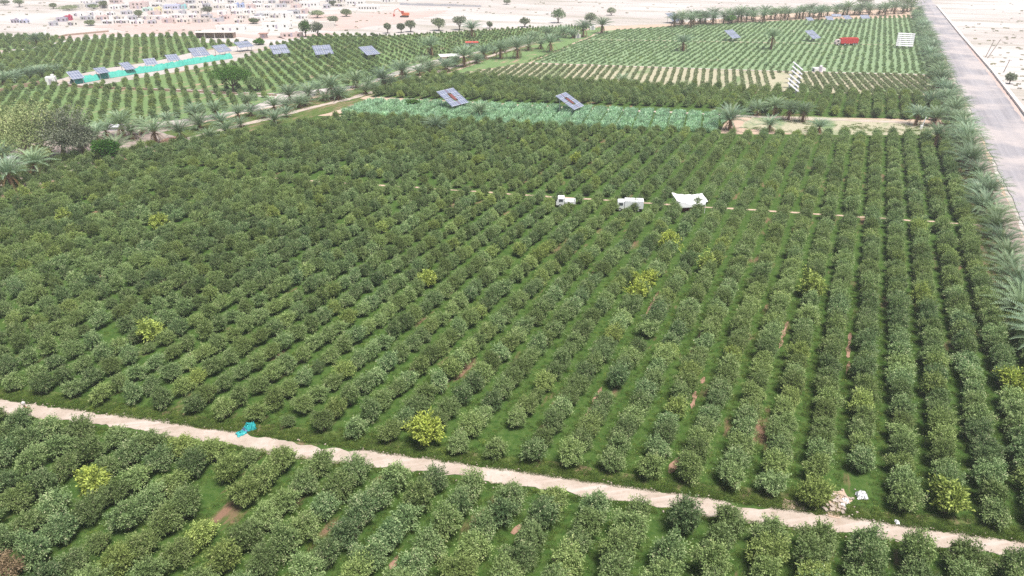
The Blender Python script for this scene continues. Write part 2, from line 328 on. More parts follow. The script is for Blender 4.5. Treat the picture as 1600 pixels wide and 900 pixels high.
# ------------------------------------------------------------------ plants
def leaf_quads(base, d, side, ln, wd):
    """rhombic leaves: base point, direction, side vector (unit), length, width"""
    a = base; b = base + d * ln * .45 + side * wd * .5; c = base + d * ln; e = base + d * ln * .45 - side * wd * .5
    return np.stack([a, b, c, e], 1)
def crown_geom(seed, RX=2.15, H=3.2, shoots=240, leaves=11, ln=.26, wd=.105, over=.34, z0=.5, core=.6, droop=.55, up=.0, RY=None, lobes=.17):
    g = np.random.default_rng(seed)
    n = shoots; th = g.uniform(0, 2 * np.pi, n); cz = g.uniform(-.25, 1, n) ** 1.0
    sr = np.sqrt(np.clip(1 - np.clip(cz, 0, 1) ** 2, 0, 1))
    dirs = np.stack([np.cos(th) * sr, np.sin(th) * sr, cz + up], 1)
    L = g.normal(size=(7, 3)); L[:, 2] = np.abs(L[:, 2]) * .8; L /= np.linalg.norm(L, axis=1)[:, None]
    lob = np.ones(n)
    for k in L: lob += lobes * np.clip((dirs @ k - .55) / .45, 0, 1)
    for k in g.normal(size=(5, 3)): k = k / np.linalg.norm(k); lob -= .22 * np.clip((dirs @ k - .6) / .4, 0, 1)
    lob *= 1 + g.uniform(-.14, over, n) ** 1
    hz = H - z0 - .5
    end = dirs * np.array([RX, RY or RX, hz * .78]) * lob[:, None] * .88 + np.array([0, 0, z0 + .55])
    m_ = 17; ca = np.arange(m_) * 2.39996 + g.uniform(-.4, .4, m_); chh = np.clip((np.arange(m_) + .5) / m_ + g.uniform(-.06, .06, m_), 0, 1) ** .8; cs_ = np.sqrt(1 - chh ** 2)
    cd = np.stack([np.cos(ca) * cs_, np.sin(ca) * cs_, chh], 1); cd /= np.linalg.norm(cd, axis=1)[:, None]; dn = dirs / np.linalg.norm(dirs, axis=1)[:, None]
    own = np.argmax(dn @ cd.T + g.normal(0, .05, (n, m_)), 1); crad = g.uniform(.90, 1.14, m_); ctone = g.uniform(-.13, .13, m_)
    dist = np.arccos(np.clip((dn * cd[own]).sum(1), -1, 1)); bulge = crad[own] * (1.10 - .42 * np.clip(dist / .5, 0, 1.2) ** 2)
    zc = np.array([0, 0, z0 + .55]); end = (end - zc) * bulge[:, None] + zc
    cc = cd[own] * np.array([RX, RY or RX, hz * .78]) * .5 + zc
    org = cc + g.normal(scale=.1, size=(n, 3))
    ctl = (org + end) / 2 + np.array([0, 0, droop]) * (.3 + .7 * g.random((n, 1)))
    tt = np.linspace(.28, 1, leaves)[None, :, None] + g.uniform(-.03, .03, (n, leaves, 1))
    P_ = (1 - tt) ** 2 * org[:, None] + 2 * tt * (1 - tt) * ctl[:, None] + tt ** 2 * end[:, None]
    D = 2 * (1 - tt) * (ctl - org)[:, None] + 2 * tt * (end - ctl)[:, None]
    D /= np.linalg.norm(D, axis=2, keepdims=True)
    P_ = P_ + g.normal(scale=.075, size=P_.shape); P_[..., 2] = np.maximum(P_[..., 2], .12)
    D = D + g.normal(scale=.62, size=D.shape); D /= np.linalg.norm(D, axis=2, keepdims=True)
    sd_ = np.cross(D, g.normal(size=D.shape)); sd_ /= np.linalg.norm(sd_, axis=2, keepdims=True)
    lnn = ln * g.uniform(.7, 1.3, (n, leaves, 1)); wdd = wd * g.uniform(.8, 1.3, (n, leaves, 1))
    q = leaf_quads(P_.reshape(-1, 3), D.reshape(-1, 3), sd_.reshape(-1, 3), lnn.reshape(-1, 1), wdd.reshape(-1, 1)).reshape(-1, 3)
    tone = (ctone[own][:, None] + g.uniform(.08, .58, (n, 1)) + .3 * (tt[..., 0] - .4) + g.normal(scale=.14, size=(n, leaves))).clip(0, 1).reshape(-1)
    m = n * leaves
    mb = MB(); mb.add(q, [(4 * i, 4 * i + 1, 4 * i + 2, 4 * i + 3) for i in range(m)], 0, tone)
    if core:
        # lumpy solid filler core, its dark tone painting the crown's inner shade
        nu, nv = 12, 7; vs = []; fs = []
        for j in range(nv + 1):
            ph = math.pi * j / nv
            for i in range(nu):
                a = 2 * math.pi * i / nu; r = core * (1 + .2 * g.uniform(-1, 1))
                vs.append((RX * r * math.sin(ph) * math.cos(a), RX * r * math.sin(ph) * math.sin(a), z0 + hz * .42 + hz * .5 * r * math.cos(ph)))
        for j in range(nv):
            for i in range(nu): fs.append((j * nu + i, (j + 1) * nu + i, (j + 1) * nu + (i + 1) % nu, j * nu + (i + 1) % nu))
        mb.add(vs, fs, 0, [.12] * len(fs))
    return mb
def trunk_geom(seed, h=1.6, r=.13, forks=5, spread=1.0, base=.25):
    g = random.Random(seed); mb = MB()
    mb.tube([(0, 0, 0), (.03, .02, base), (0, .04, base * 2)], [r * 1.3, r, r * .85], 7)
    for k in range(forks):
        a = 2 * math.pi * k / forks + g.uniform(-.4, .4); s = spread * g.uniform(.7, 1.1)
        mb.tube([(0, 0, base * 1.4), (math.cos(a) * s * .4, math.sin(a) * s * .4, h * .5), (math.cos(a) * s, math.sin(a) * s, h)], [r * .65, r * .42, r * .15], 5)
    return mb
NV = 12
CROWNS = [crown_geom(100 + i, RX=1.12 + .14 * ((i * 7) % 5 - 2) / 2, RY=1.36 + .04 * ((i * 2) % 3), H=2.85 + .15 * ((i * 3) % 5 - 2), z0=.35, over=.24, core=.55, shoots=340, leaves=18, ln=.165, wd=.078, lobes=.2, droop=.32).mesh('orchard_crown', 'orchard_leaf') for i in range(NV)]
TRUNKS = [trunk_geom(200 + i).mesh('orchard_trunk', 'trunk_bark') for i in range(3)]
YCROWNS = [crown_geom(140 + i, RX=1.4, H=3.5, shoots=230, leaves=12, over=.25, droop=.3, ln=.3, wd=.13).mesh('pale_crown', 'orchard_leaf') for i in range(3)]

def scatter(name, pts, sources, label, cat, kind='stuff'):
    """pts rows: x y z rot scale_xy scale_z idx tint ; sources: linked objects whose meshes are instanced"""
    a = np.array(pts, float); me = bpy.data.meshes.new(name); me.vertices.add(len(a))
    me.vertices.foreach_set('co', a[:, :3].ravel())
    for nm, k in (('rot', 3), ('sxy', 4), ('sz', 5), ('tint', 7)):
        me.attributes.new(nm, 'FLOAT', 'POINT').data.foreach_set('value', a[:, k])
    me.attributes.new('idx', 'INT', 'POINT').data.foreach_set('value', a[:, 6].astype(int)); me.update()
    o = tag(link(name, me), label, cat, kind=kind)
    ng = bpy.data.node_groups.new(name, 'GeometryNodeTree')
    ng.interface.new_socket('Geometry', in_out='INPUT', socket_type='NodeSocketGeometry'); ng.interface.new_socket('Geometry', in_out='OUTPUT', socket_type='NodeSocketGeometry')
    N, Lk = ng.nodes, ng.links; gi = N.new('NodeGroupInput'); go = N.new('NodeGroupOutput')
    ip = N.new('GeometryNodeInstanceOnPoints'); ip.inputs['Pick Instance'].default_value = True
    jn = N.new('GeometryNodeJoinGeometry')
    for s_ in sources:
        oi = N.new('GeometryNodeObjectInfo'); oi.transform_space = 'ORIGINAL'; oi.inputs['Object'].default_value = s_; oi.inputs['As Instance'].default_value = True
        Lk.new(oi.outputs['Geometry'], jn.inputs[0])
    def at(nm, typ='FLOAT'):
        q = N.new('GeometryNodeInputNamedAttribute'); q.data_type = typ; q.inputs[0].default_value = nm; return q.outputs[0]
    cr = N.new('ShaderNodeCombineXYZ'); Lk.new(at('rot'), cr.inputs[2]); cs = N.new('ShaderNodeCombineXYZ')
    Lk.new(at('sxy'), cs.inputs[0]); Lk.new(at('sxy'), cs.inputs[1]); Lk.new(at('sz'), cs.inputs[2])
    Lk.new(gi.outputs[0], ip.inputs['Points']); Lk.new(jn.outputs[0], ip.inputs['Instance']); Lk.new(at('idx', 'INT'), ip.inputs['Instance Index'])
    Lk.new(cr.outputs[0], ip.inputs['Rotation']); Lk.new(cs.outputs[0], ip.inputs['Scale']); Lk.new(ip.outputs[0], go.inputs[0])
    md = o.modifiers.new('scatter', 'NODES'); md.node_group = ng; return o

def orchard_tree(x, y, k, rz, sxy, sz, tint, label, group, cr=None, mat=None):
    t_ = tag(empty('orchard_tree', (x, y, .06), rz, (sxy, sxy, sz)), label, 'tree', group)
    c_ = link('crown', cr or CROWNS[k % NV], t_); c_['tint'] = tint
    if mat: c_.data = c_.data.copy(); c_.data.materials[0] = MATS[mat]
    link('trunk', TRUNKS[k % 3], t_); return t_, c_

rnd = random.Random(7)
SP, IN = 3.88, 2.62
yellow_px = [(665, 672, 1., 1.15, 'vivid yellow-green tree at the end of its row just above the dirt track'),
             (145, 752, .85, 1.0, 'yellow-green tree standing out among darker trees below the dirt track'),
             (1270, 448, .55, 1.15, 'tall pale yellowish tree rising from a row on the right of the orchard'),
             (1045, 376, .95, 1.1, 'bright yellow tree below the white canopy, farthest of the yellow cluster'),
             (1012, 430, .95, .85, 'bright yellow tree, right-hand one of three yellow trees beside a grass aisle'),
             (994, 452, .95, .95, 'bright yellow tree, nearest of three yellow trees beside a grass aisle'),
             (992, 428, .8, .7, 'bright yellow tree, leftmost of three yellow trees beside a grass aisle'),
             (669, 432, .75, .95, 'yellow-green tree alone in the middle rows of the large orchard'),
             (237, 514, .75, .95, 'yellow-green tree alone among the dark rows on the left of the orchard'),
             (1583, 592, .9, 1.0, 'bright yellow-green tree at the edge of the photo above the track'),
             (1484, 778, .6, 1.1, 'light olive-yellow tree at the track end of a row near the right corner'),
             (1104, 412, .6, .95, 'light yellow-green round tree just below the yellow cluster near the white canopy'),
             (247, 345, .7, 1.0, 'pale yellow-green tree in the dark upper left part of the orchard'),
             (100, 335, .6, 1.0, 'yellow-green tree near the left margin below the two date palms'),
             (900, 245, .8, .85, 'yellow-green tree in the upper orchard behind the white trucks'),
             (1440, 455, .5, 1.0, 'olive-yellow tree in a right-hand row level with the palm fronds'),
             (1275, 765, .35, 1.05, 'olive-yellow tree by the bare soil patch above the track'),
             (596, 348, .5, .9, 'yellowish tree in the row just below the faint middle path')]
ypos = [G(a, b, 1.9) for a, b, *_ in yellow_px]
trees = []      # x y rowkey order
def zone(v): return .5 + .5 * fbm(v * .05, 3)
tops_v = {}
KEEP = [G(990, 337) + (1.9,), G(1346, 777) + (2.3,), G(1312, 788) + (2.4,), G(388, 673) + (1.9,), G(1244, 790) + (1.6,)]
def add_tree(x, y, key, small=1.0):
    for (a, b, q_) in KEEP:
        if (x - a) ** 2 + (y - b) ** 2 < q_ ** 2: return
    for (a, b) in ypos:
        if (x - a) ** 2 + (y - b) ** 2 < 1.55 ** 2: return
    trees.append((x, y, key, small))
k0 = int(-172 / SP) - 1
for k in range(k0, 9):
    v = 8.98 + k * SP                                     # rows below the track
    if v > 31: break
    n = 0; u = trk(v) - 3.6 + rnd.uniform(-.2, .2)
    while u > -18:
        dv_ = rnd.gauss(0, .18); x, y = W(u + rnd.gauss(0, .13), v + dv_ * .6)
        if rnd.random() > .012: add_tree(x, y, ('below', k, n))
        n += 1; u -= IN * rnd.uniform(.985, 1.015)
for k in range(k0, 9):
    v = 8.24 + k * SP                                     # rows above the track
    if v > 29: break
    n = 0; u = trk(v) + 3.5 + rnd.uniform(-.2, .2)
    ustop = top_edge(v) - 3 if v > -136 else 0
    if v > 25: ustop = 117
    if v <= -136: ustop = 163 - (-136 - v) * 1.9
    while u < ustop:
        du = abs(u - mid(v))
        if not (du < (1.15 if v > -60 else 1.9) and -139 < v < 27) and rnd.random() > .012:
            x, y = W(u + rnd.gauss(0, .13), v + rnd.gauss(0, .09)); add_tree(x, y, ('above', k, n))
        n += 1; u += IN * rnd.uniform(.985, 1.015)
# upper dark band behind the forage
for k in range(k0, 9):
    v = 8.24 + k * SP
    if v < -146 or v > 25: continue
    lo = 195.5 + .30 * (v + 140) if v < -28 else 225 + .25 * (v + 28); hi = 236 + .215 * (v + 140) if v < -46 else 256 + .30 * (v + 46)
    u = lo + 2
    while u < hi - 1:
        x, y = W(u, v + rnd.gauss(0, .15)); trees.append((x, y, ('band', k, 0), 1.05)); u += IN * rnd.uniform(.9, 1.1)
# left fields (rows in their own direction)
a2 = math.atan2(214 - 800, FPX * math.cos(PITCH) + 560 * math.sin(PITCH)); s2, c2 = math.sin(a2), math.cos(a2)
for fi, (poly, sp, inn, sc) in enumerate(((PX(L1), 3.7, 3.3, .86), (PX(L0), 3.6, 3.2, .85), (PX(L2), 3.6, 3.2, .66), (PX(L3), 3.4, 3.1, .74))):
    xs = [p[0] for p in poly]; ys = [p[1] for p in poly]; us = [x * s2 + y * c2 for x, y in poly]; vs = [x * c2 - y * s2 for x, y in poly]
    v = min(vs)
    while v < max(vs):
        u = min(us)
        while u < max(us):
            uu = u + rnd.gauss(0, .2); vv = v + rnd.gauss(0, .2); x, y = uu * s2 + vv * c2, uu * c2 - vv * s2
            s_ = sc
            if fi == 2: s_ = sc * (.75 if proj(x, y, 0)[0] > 590 else 1.0)
            if inpoly(x, y, poly) and rnd.random() > .02: trees.append((x, y, ('left', fi, 0), s_ * rnd.uniform(.88, 1.1)))
            u += inn
        v += sp
vis = []
for i, (x, y, key, s_) in enumerate(trees):
    px, py, d = proj(x, y, 1.8); m = 2.2 * FPX / max(d, 1)
    if d > 3 and -m < px < 1600 + m and py < 900 + m * .75 and key[0] in ('below', 'above'): vis.append((d, i))
vis.sort(); solo = set(i for _, i in vis[:300 - len(yellow_px)])
leftmost = {}
for i in solo:
    key = trees[i][2]; leftmost.setdefault(key[0], set()).add(key[1])
rowno = {(z_, k): j for z_ in leftmost for j, k in enumerate(sorted(leftmost[z_]))}
members = {}
for i in solo:
    key = trees[i][2]; members.setdefault(key[:2], []).append((key[2], i))
ordno = {}
for q in members.values():
    for j, (_, i) in enumerate(sorted(q)): ordno[i] = j
stuff = []; sources = [None] * NV
for i, (x, y, key, s_) in enumerate(trees):
    _, v_ = UV(x, y); k = rnd.randrange(NV); rz = (-a2 if key[0] == 'left' else -ROWA) + rnd.choice([0, math.pi]) + rnd.gauss(0, .2); sxy = s_ * rnd.uniform(.93, 1.08); sz = s_ * rnd.uniform(.85, 1.18)
    if key[0] == 'below': q_ = 1.06 + .11 * min(1, max(0, (v_ + 50) / 45)); sxy *= q_; sz *= q_ * .97
    elif key[0] == 'above': q_ = min(1, max(0, (v_ + 55) / 55)); sxy *= .875 + .20 * q_; sz *= .86 + .12 * q_
    if rnd.random() < .025: q_ = rnd.uniform(.55, .8); sxy *= q_; sz *= q_
    tint = max(0.0, rnd.gauss(0, .12)) if rnd.random() < .5 else 0.0
    if rnd.random() < .03: tint = rnd.uniform(.2, .45)
    if i in solo:
        lab = '%s tree %s the dirt track, %s row from the left, %s from the track' % ('leafy orchard', key[0], nth(rowno[key[:2]]), nth(ordno[i]))
        px, py, d = proj(x, y, 2); mat = None
        if key[0] == 'below' and (px - 20) ** 2 + (py - 882) ** 2 < 30 ** 2 and 'dry' not in members:
            members['dry'] = 1; mat = 'pink_dry_leaf'; lab = 'pinkish dry tree with straw-coloured foliage in the bottom left corner'; tint = 0
        t_, c_ = orchard_tree(x, y, k, rz, sxy, sz, tint, lab, 'orchard trees in rows beside the dirt track', mat=mat)
        if sources[k] is None and mat is None: sources[k] = c_
    else:
        stuff.append((x, y, .06, rz, sxy, sz, k, tint))
for j, ((px, py, tint, s_, lab), (x, y)) in enumerate(zip(yellow_px, ypos)):
    orchard_tree(x, y, j, j * 1.3, s_ * 1.05, s_, tint, lab, None, cr=YCROWNS[j % 3] if tint > .5 else None)
scatter('orchard_trees', stuff, sources, 'green fruit trees in long rows filling the large orchard and the fields behind', 'orchard')
print('TREES', len(trees), len(solo))

# ---- row crops, forage, weeds
def clump_geom(seed, n, r, h, ln, wd, spread=.6, tone=(.1, .95)):
    g = np.random.default_rng(seed); th = g.uniform(0, 6.283, n); rr = r * np.sqrt(g.random(n))
    b = np.stack([np.cos(th) * rr, np.sin(th) * rr, g.uniform(0, h * .75, n)], 1)
    d = np.stack([np.cos(th) * spread, np.sin(th) * spread, np.ones(n)], 1) + g.normal(scale=.35, size=(n, 3)); d /= np.linalg.norm(d, axis=1)[:, None]
    s_ = np.cross(d, g.normal(size=(n, 3))); s_ /= np.linalg.norm(s_, axis=1)[:, None]
    q = leaf_quads(b, d, s_, ln * g.uniform(.6, 1.3, (n, 1)), wd * g.uniform(.7, 1.3, (n, 1))).reshape(-1, 3)
    mb = MB(); mb.add(q, [(4 * i, 4 * i + 1, 4 * i + 2, 4 * i + 3) for i in range(n)], 0, g.uniform(tone[0], tone[1], n)); return mb
def bank(name, seeds, pts, label, cat, mat, **kw):
    """a mass of plants: its clump meshes stand at real places of the mass itself and are repeated over the field"""
    kids = []
    for i, sd_ in enumerate(seeds):
        me = clump_geom(sd_, **kw).mesh(name, mat); p = pts[i]
        kids.append((me, p))
    srcs = [link(name + '_clump', me, None, (p[0], p[1], p[2]), p[3], (p[4], p[4], p[5])) for me, p in kids]
    o = scatter(name, pts[len(seeds):], srcs, label, cat)
    for s_ in srcs: s_.parent = o
    return o
pts = []
v = -126.0
while v < 27:                              # green crop field, two blocks
    lo = 281 + .235 * (v + 124) if v < -22 else 307 + .3 * (v + 22); hi = 391 if v < -125 else (393 + 1.28 * (v + 130) * .99 if v < -98 else 434 + 1.0 * (v + 98) * .99)
    lo += 2
    u = lo
    while u < hi - 3:
        sp_ = 354 + .35 * (v + 131)
        if abs(u - sp_) > 1.6:
            x, y = W(u + rnd.uniform(-.5, .5), v + rnd.gauss(0, .28)); s_ = rnd.uniform(.5, 1.15)
            if u < sp_ and rnd.random() < .08: s_ *= .6
            pts.append((x, y, .08, rnd.uniform(0, 6), s_, s_, rnd.randrange(3), max(0, rnd.gauss(0, .1))))
        u += 1.25
    v += 2.72
rnd.shuffle(pts); bank('leafy_crop', (1, 2, 3), pts, 'low green crop in close rows on the far bright field', 'crop', 'crop_leaf', n=60, r=.48, h=.75, ln=.4, wd=.2)
pts = []
a3 = math.atan2(1125 - 800, FPX * math.cos(PITCH) + 560 * math.sin(PITCH)); s3, c3 = math.sin(a3), math.cos(a3)
c1 = WV([(238, -140), (276, -125), (304, -23), (318.5, 25), (276, 25), (257, -46), (247, -90)])
us = [x * s3 + y * c3 for x, y in c1]; vs = [x * c3 - y * s3 for x, y in c1]
v = min(vs)
while v < max(vs):
    u = min(us)
    while u < max(us):
        x, y = u * s3 + (v + rnd.gauss(0, .12)) * c3, u * c3 - v * s3; pu, pv = UV(x, y)
        if inpoly(x, y, c1) and not (pv < -19 and pv > -27 and pu > 262 and pu < 300):
            right = pv > -20; s_ = rnd.uniform(.8, 1.15) * (.95 if right else .8) * (1.2 if pv < -85 else 1)
            pts.append((x, y, .08, rnd.uniform(0, 6), s_, s_, rnd.randrange(3), 0.05))
        u += .95
    v += 2.85
rnd.shuffle(pts); bank('straw_field_crop', (5, 6, 7), pts, 'grey-green crop rows on straw-coloured soil below the pale canal', 'crop', 'scrub_leaf', n=110, r=.62, h=.9, ln=.42, wd=.2)
pts = []
fp = WV([(170.5, -138), (189, -140.5), (205, -88), (218.5, -31.5), (197, -31.5), (180, -86)])
us = [x * s3 + y * c3 for x, y in fp]; vs = [x * c3 - y * s3 for x, y in fp]
v = min(vs)
while v < max(vs):
    u = min(us); j = 0
    while u < max(us):
        pu, pv = UV(u * s3 + v * c3, u * c3 - v * s3); blk = (pu - .235 * pv) % 9.5
        if blk < 8.2:
            for w in (-1.35, -.45, .45, 1.35):
                x, y = u * s3 + (v + w + rnd.uniform(-.15, .15)) * c3, u * c3 - (v + w + rnd.uniform(-.15, .15)) * s3; s_ = rnd.uniform(.8, 1.1)
                if inpoly(x, y, fp): pts.append((x, y, .1, rnd.uniform(0, 6), s_, s_ * rnd.uniform(.9, 1.1), rnd.randrange(3), 0.0))
        u += .95
    v += 4.7
rnd.shuffle(pts); bank('forage_grass', (11, 12, 13), pts, 'tall pale green forage grass in short blocks behind the orchard', 'forage grass', 'forage_leaf', n=120, r=.5, h=1.5, ln=.7, wd=.13, spread=.35)
pts = []
for _ in range(22000):                       # weeds of the near aisles and verges
    v = rnd.uniform(-90, 26); m_ = rnd.random()
    if m_ < .30: u = trk(v) + 1.15 + abs(rnd.gauss(0, 1.1))
    elif m_ < .38: u = trk(v) - 1.2 - abs(rnd.gauss(0, .6))
    else:
        u = trk(v) + rnd.uniform(3, 55) if m_ < .8 else trk(v) - rnd.uniform(3, 30)
        k = round((v - 8.24) / SP); v = 8.24 + (k + .5) * SP + rnd.gauss(0, .45)
    x, y = W(u, v); s_ = rnd.uniform(.5, 1.15); s_ *= .8
    pts.append((x, y, .06, rnd.uniform(0, 6), s_, s_ * rnd.uniform(.5, 1.0), rnd.randrange(3), max(0, rnd.gauss(.0, .15))))
for _ in range(900):
    u = rnd.uniform(206, 236); v = rnd.uniform(-26, 26); x, y = W(u, v)
    if vnoise(u * .3, 5) + vnoise(v * .25, 7) > -.1 and u < 226 + .25 * v: pts.append((x, y, .08, rnd.uniform(0, 6), 1.2, .9, rnd.randrange(3), .1))
bank('weeds', (21, 22, 23), pts, 'low green weeds and grass in the aisles and along the track', 'weeds', 'weed_leaf', n=60, r=.38, h=.16, ln=.2, wd=.05, spread=.7)

# ---- date palms
def palm_crown(seed, n=44, L=4.7, dry=8):
    g = random.Random(seed); mb = MB(); Q = []; T = []; MI = []
    for i in range(n + dry):
        isdry = i >= n; f = i / n if not isdry else 1.0
        az = i * 2.39996 + g.uniform(-.2, .2); el = R(82 - 66 * f ** .95 + g.uniform(-7, 7)) if not isdry else R(g.uniform(-60, -25))
        ln = L * g.uniform(.82, 1.06) * (.75 + .25 * min(1, f * 2.5)) * (.8 if isdry else 1); seg = 7
        p = Vector((math.cos(az) * .15, math.sin(az) * .15, .1)); e = el; pts_ = [p.copy()]; dirs_ = []
        for s_ in range(seg):
            d = Vector((math.cos(az) * math.cos(e), math.sin(az) * math.cos(e), math.sin(e))); dirs_.append(d); p = p + d * ln / seg; pts_.append(p.copy())
            e -= R(5 + 6 * s_ / seg + (3 if isdry else 0)) * (1.1 - .2 * f)
        side = Vector((-math.sin(az), math.cos(az), 0)); base_t = g.uniform(.3, .95) * (1 - .5 * f); mi = 1 if isdry else 0
        # midrib
        for s_ in range(seg):
            w = .05 * (1 - s_ / seg) + .012; a, b = pts_[s_], pts_[s_ + 1]
            Q.append([a + side * w, b + side * w, b - side * w, a - side * w]); T.append(.85); MI.append(1 if (isdry or s_ < 1) else 0)
        m = 18
        for s_ in range(2, m + 1):
            q = s_ / m * seg * .999; k = min(seg - 1, int(q)); fr = q - k; c = pts_[k].lerp(pts_[k + 1], fr); d = dirs_[k]; up = side.cross(d).normalized()
            if up.z < 0: up = -up
            ll = .5 * math.sin(math.pi * min(.97, (s_ / m) * .86 + .14)) ** .7 + .08
            for sg in (-1, 1):
                dd = (d * 1.0 + side * sg * .8 + up * .6 + Vector((g.uniform(-.1, .1),) * 3)).normalized(); wv = d * .06
                tip = c + dd * ll * (1.0 if not isdry else .8)
                Q.append([c - wv, c + wv, tip + wv * .35, tip - wv * .35]); T.append(min(1, max(0, base_t + g.uniform(-.12, .2)))); MI.append(mi)
    v = [tuple(x) for q in Q for x in q]; mb.add(v, [(4 * i, 4 * i + 1, 4 * i + 2, 4 * i + 3) for i in range(len(Q))], 0, T); mb.mi = MI
    return mb
PC = [palm_crown(300 + i).mesh('palm_crown', ['palm_leaf', 'palm_dry']) for i in range(5)]
def palm_trunk(h, seed):
    mb = MB(); n = max(4, int(h / .3)); p = []; r_ = []
    for i in range(n + 1):
        f = i / n; p.append((.12 * math.sin(f * 2 + seed), .1 * math.sin(f * 1.7 + seed * 2), f * h)); r_.append((.34 - .07 * f) * (1.12 if i % 2 else .93))
    mb.tube(p, r_, 9)
    g = random.Random(seed)
    for i in range(int(h * 14)):           # old leaf bases
        a = g.uniform(0, 6.28); z = g.uniform(.1, h); mb.box((math.cos(a) * .33, math.sin(a) * .33, z), (.1, .12, .2), a)
    return mb
PT = {h: palm_trunk(h, i).mesh('palm_trunk', 'palm_bark') for i, h in enumerate((.8, 1.6, 2.6, 4.0))}
pidx = 0
def palm(x, y, h, s, label, group, rz=None):
    global pidx; pidx += 1
    hh = min(PT, key=lambda q: abs(q - h)); t_ = tag(empty('date_palm', (x, y, .06), rz if rz is not None else pidx * 1.7, s), label, 'palm', group)
    c_ = link('crown', PC[pidx % 5], t_, (0, 0, hh)); c_['tint'] = 0.0; c_.rotation_euler = (rnd.uniform(-.08, .08), rnd.uniform(-.08, .08), 0); link('trunk', PT[hh], t_); return t_
u = 101.0; road_p = []
while u < 560:
    road_p.append((u + rnd.uniform(-1, 1), 28.3 + rnd.uniform(-1.3, 1.3))); u += rnd.uniform(4.5, 6.6)
for i, (u, v) in enumerate(road_p):
    sc_ = rnd.uniform(.95, 1.3)
    palm(*W(u, v), rnd.choice([.8, .8, 1.6, 1.6, 2.6]), sc_, 'bushy date palm in the roadside row, %s counted from the near end' % nth(i), 'date palms along the road')
def palms(lst, group, mk):
    for i, (px, py, h, s) in enumerate(lst): palm(*G(px, py, h * s + .4), h, s * 1.18, mk(i), group)
palms([(1141, 190, 1.6, 1.25), (1185, 172, 1.6, .8), (1211, 168, 2.6, .85), (1234, 174, 2.6, .85), (1256, 177, 2.6, .85)], 'date palms along the weedy patch',
      lambda i: ['large round date palm at the end of the forage grass', 'small date palm on the path just past the large round palm', 'grey-green date palm beside the field path, farthest left of three in line', 'date palm beside the field path, middle of three in line', 'date palm beside the field path, farthest right of three in line'][i])
palms([(1203, 197, 1.6, .8), (1281, 199, 1.6, .75), (1434, 182, 2.6, .85), (1456, 160, 1.6, .95), (1462, 186, 1.6, 1.0), (1465, 213, 2.6, .9), (1490, 178, .8, .95), (1486, 148, .8, .95)], 'date palms round the weedy corner',
      lambda i: ['pale date palm at the orchard edge below three palms in line', 'small pale date palm standing in the weedy patch', 'date palm at the end of the field path by the white post', 'round date palm above the end of the field path', 'grey date palm beside the small white cabinet', 'date palm with a dark trunk at the orchard corner near the road', 'low bright date palm between the white cabinet and the road', 'low date palm above the white cabinet beside the road'][i])
palms([(750, 176, 1.6, .9), (680, 198, 1.6, .85), (1068, 68, 2.6, 1.15), (1207, 60, 4.0, 1.15), (972, 127, .8, .8), (55, 64, 1.6, 1.05)], None,
      lambda i: ['date palm standing in the forage grass right of the left solar array', 'date palm standing in the orchard just below the forage grass', 'date palm with reddish hanging fronds alone in the green crop field', 'tall date palm with brown trunk in the green crop field', 'small grey date palm at the edge of the straw-coloured rows', 'dark date palm on the pink sandy road at the upper left'][i])
dg = [(14, 276, 2.6, 1.1), (53, 260, 2.6, 1.05), (4, 248, 2.6, .9), (128, 226, 2.6, .95), (183, 231, .8, .9), (150, 212, 1.6, .9), (165, 205, 1.6, .9), (190, 196, 2.6, 1.1), (205, 208, 1.6, .9), (222, 200, 1.6, .85), (241, 208, 2.6, 1.0), (262, 190, 1.6, .8), (281, 208, 1.6, .95), (312, 196, .8, 1.0), (304, 178, 1.6, .85), (346, 191, .8, .85), (337, 175, 1.6, .95), (372, 178, 1.6, .8), (392, 176, .8, .8), (388, 160, 1.6, .85), (428, 166, 1.6, .9), (412, 180, .8, .7),
      (452, 150, 1.6, 1.05), (468, 163, .8, .9), (482, 148, 1.6, 1.0), (497, 140, 1.6, .9), (517, 138, 2.6, 1.2), (528, 150, .8, 1.0), (556, 128, 1.6, 1.1), (575, 134, .8, .9), (598, 124, 1.6, 1.15), (628, 113, 2.6, 1.2), (612, 130, .8, .9),
      (673, 74, 2.6, 1.3), (660, 100, 1.6, .9), (672, 106, .8, .9), (697, 105, 1.6, 1.0), (725, 90, 2.6, 1.25), (745, 95, .8, .9), (756, 84, 1.6, 1.1), (782, 79, 2.6, 1.2), (808, 77, 2.6, 1.3), (826, 71, 1.6, 1.2), (845, 70, 1.6, 1.0), (860, 69, 2.6, 1.2), (737, 47, 2.6, 1.3), (855, 54, 1.6, 1.2), (835, 60, .8, 1.0), (872, 60, .8, 1.0), (880, 52, 1.6, 1.1), (912, 46, 2.6, 1.3), (941, 41, 2.6, 1.3), (895, 56, .8, 1.0)]
g_ = random.Random(3)
for (u_, v_) in [(130 + i * 7.4, 0) for i in range(30)]:
    x_, y_ = W(u_, -147 - 9 * g_.random() if u_ < 190 else -142.5 - 10 * g_.random()); p_ = proj(x_, y_, 1.5); dg.append((p_[0], p_[1], .8, g_.uniform(.6, .95)))
order = sorted(range(len(dg)), key=lambda i: dg[i][0]); rk = {i: r for r, i in enumerate(order)}
palms(dg, 'date palms along the diagonal path', lambda i: 'date palm along the diagonal path left of the large orchard, %s from the left' % nth(rk[i]))
band = []
for j in range(30):
    f = j / 29; band.append((1052 + 372 * f + rnd.uniform(-3, 3), 33 - 20 * f + rnd.uniform(-2, 2), rnd.choice([1.6, 2.6]), rnd.uniform(1.0, 1.35)))
palms(band, 'dark date palms behind the bright far field', lambda i: 'dark date palm in the band behind the bright far field, %s from the left' % nth(i))
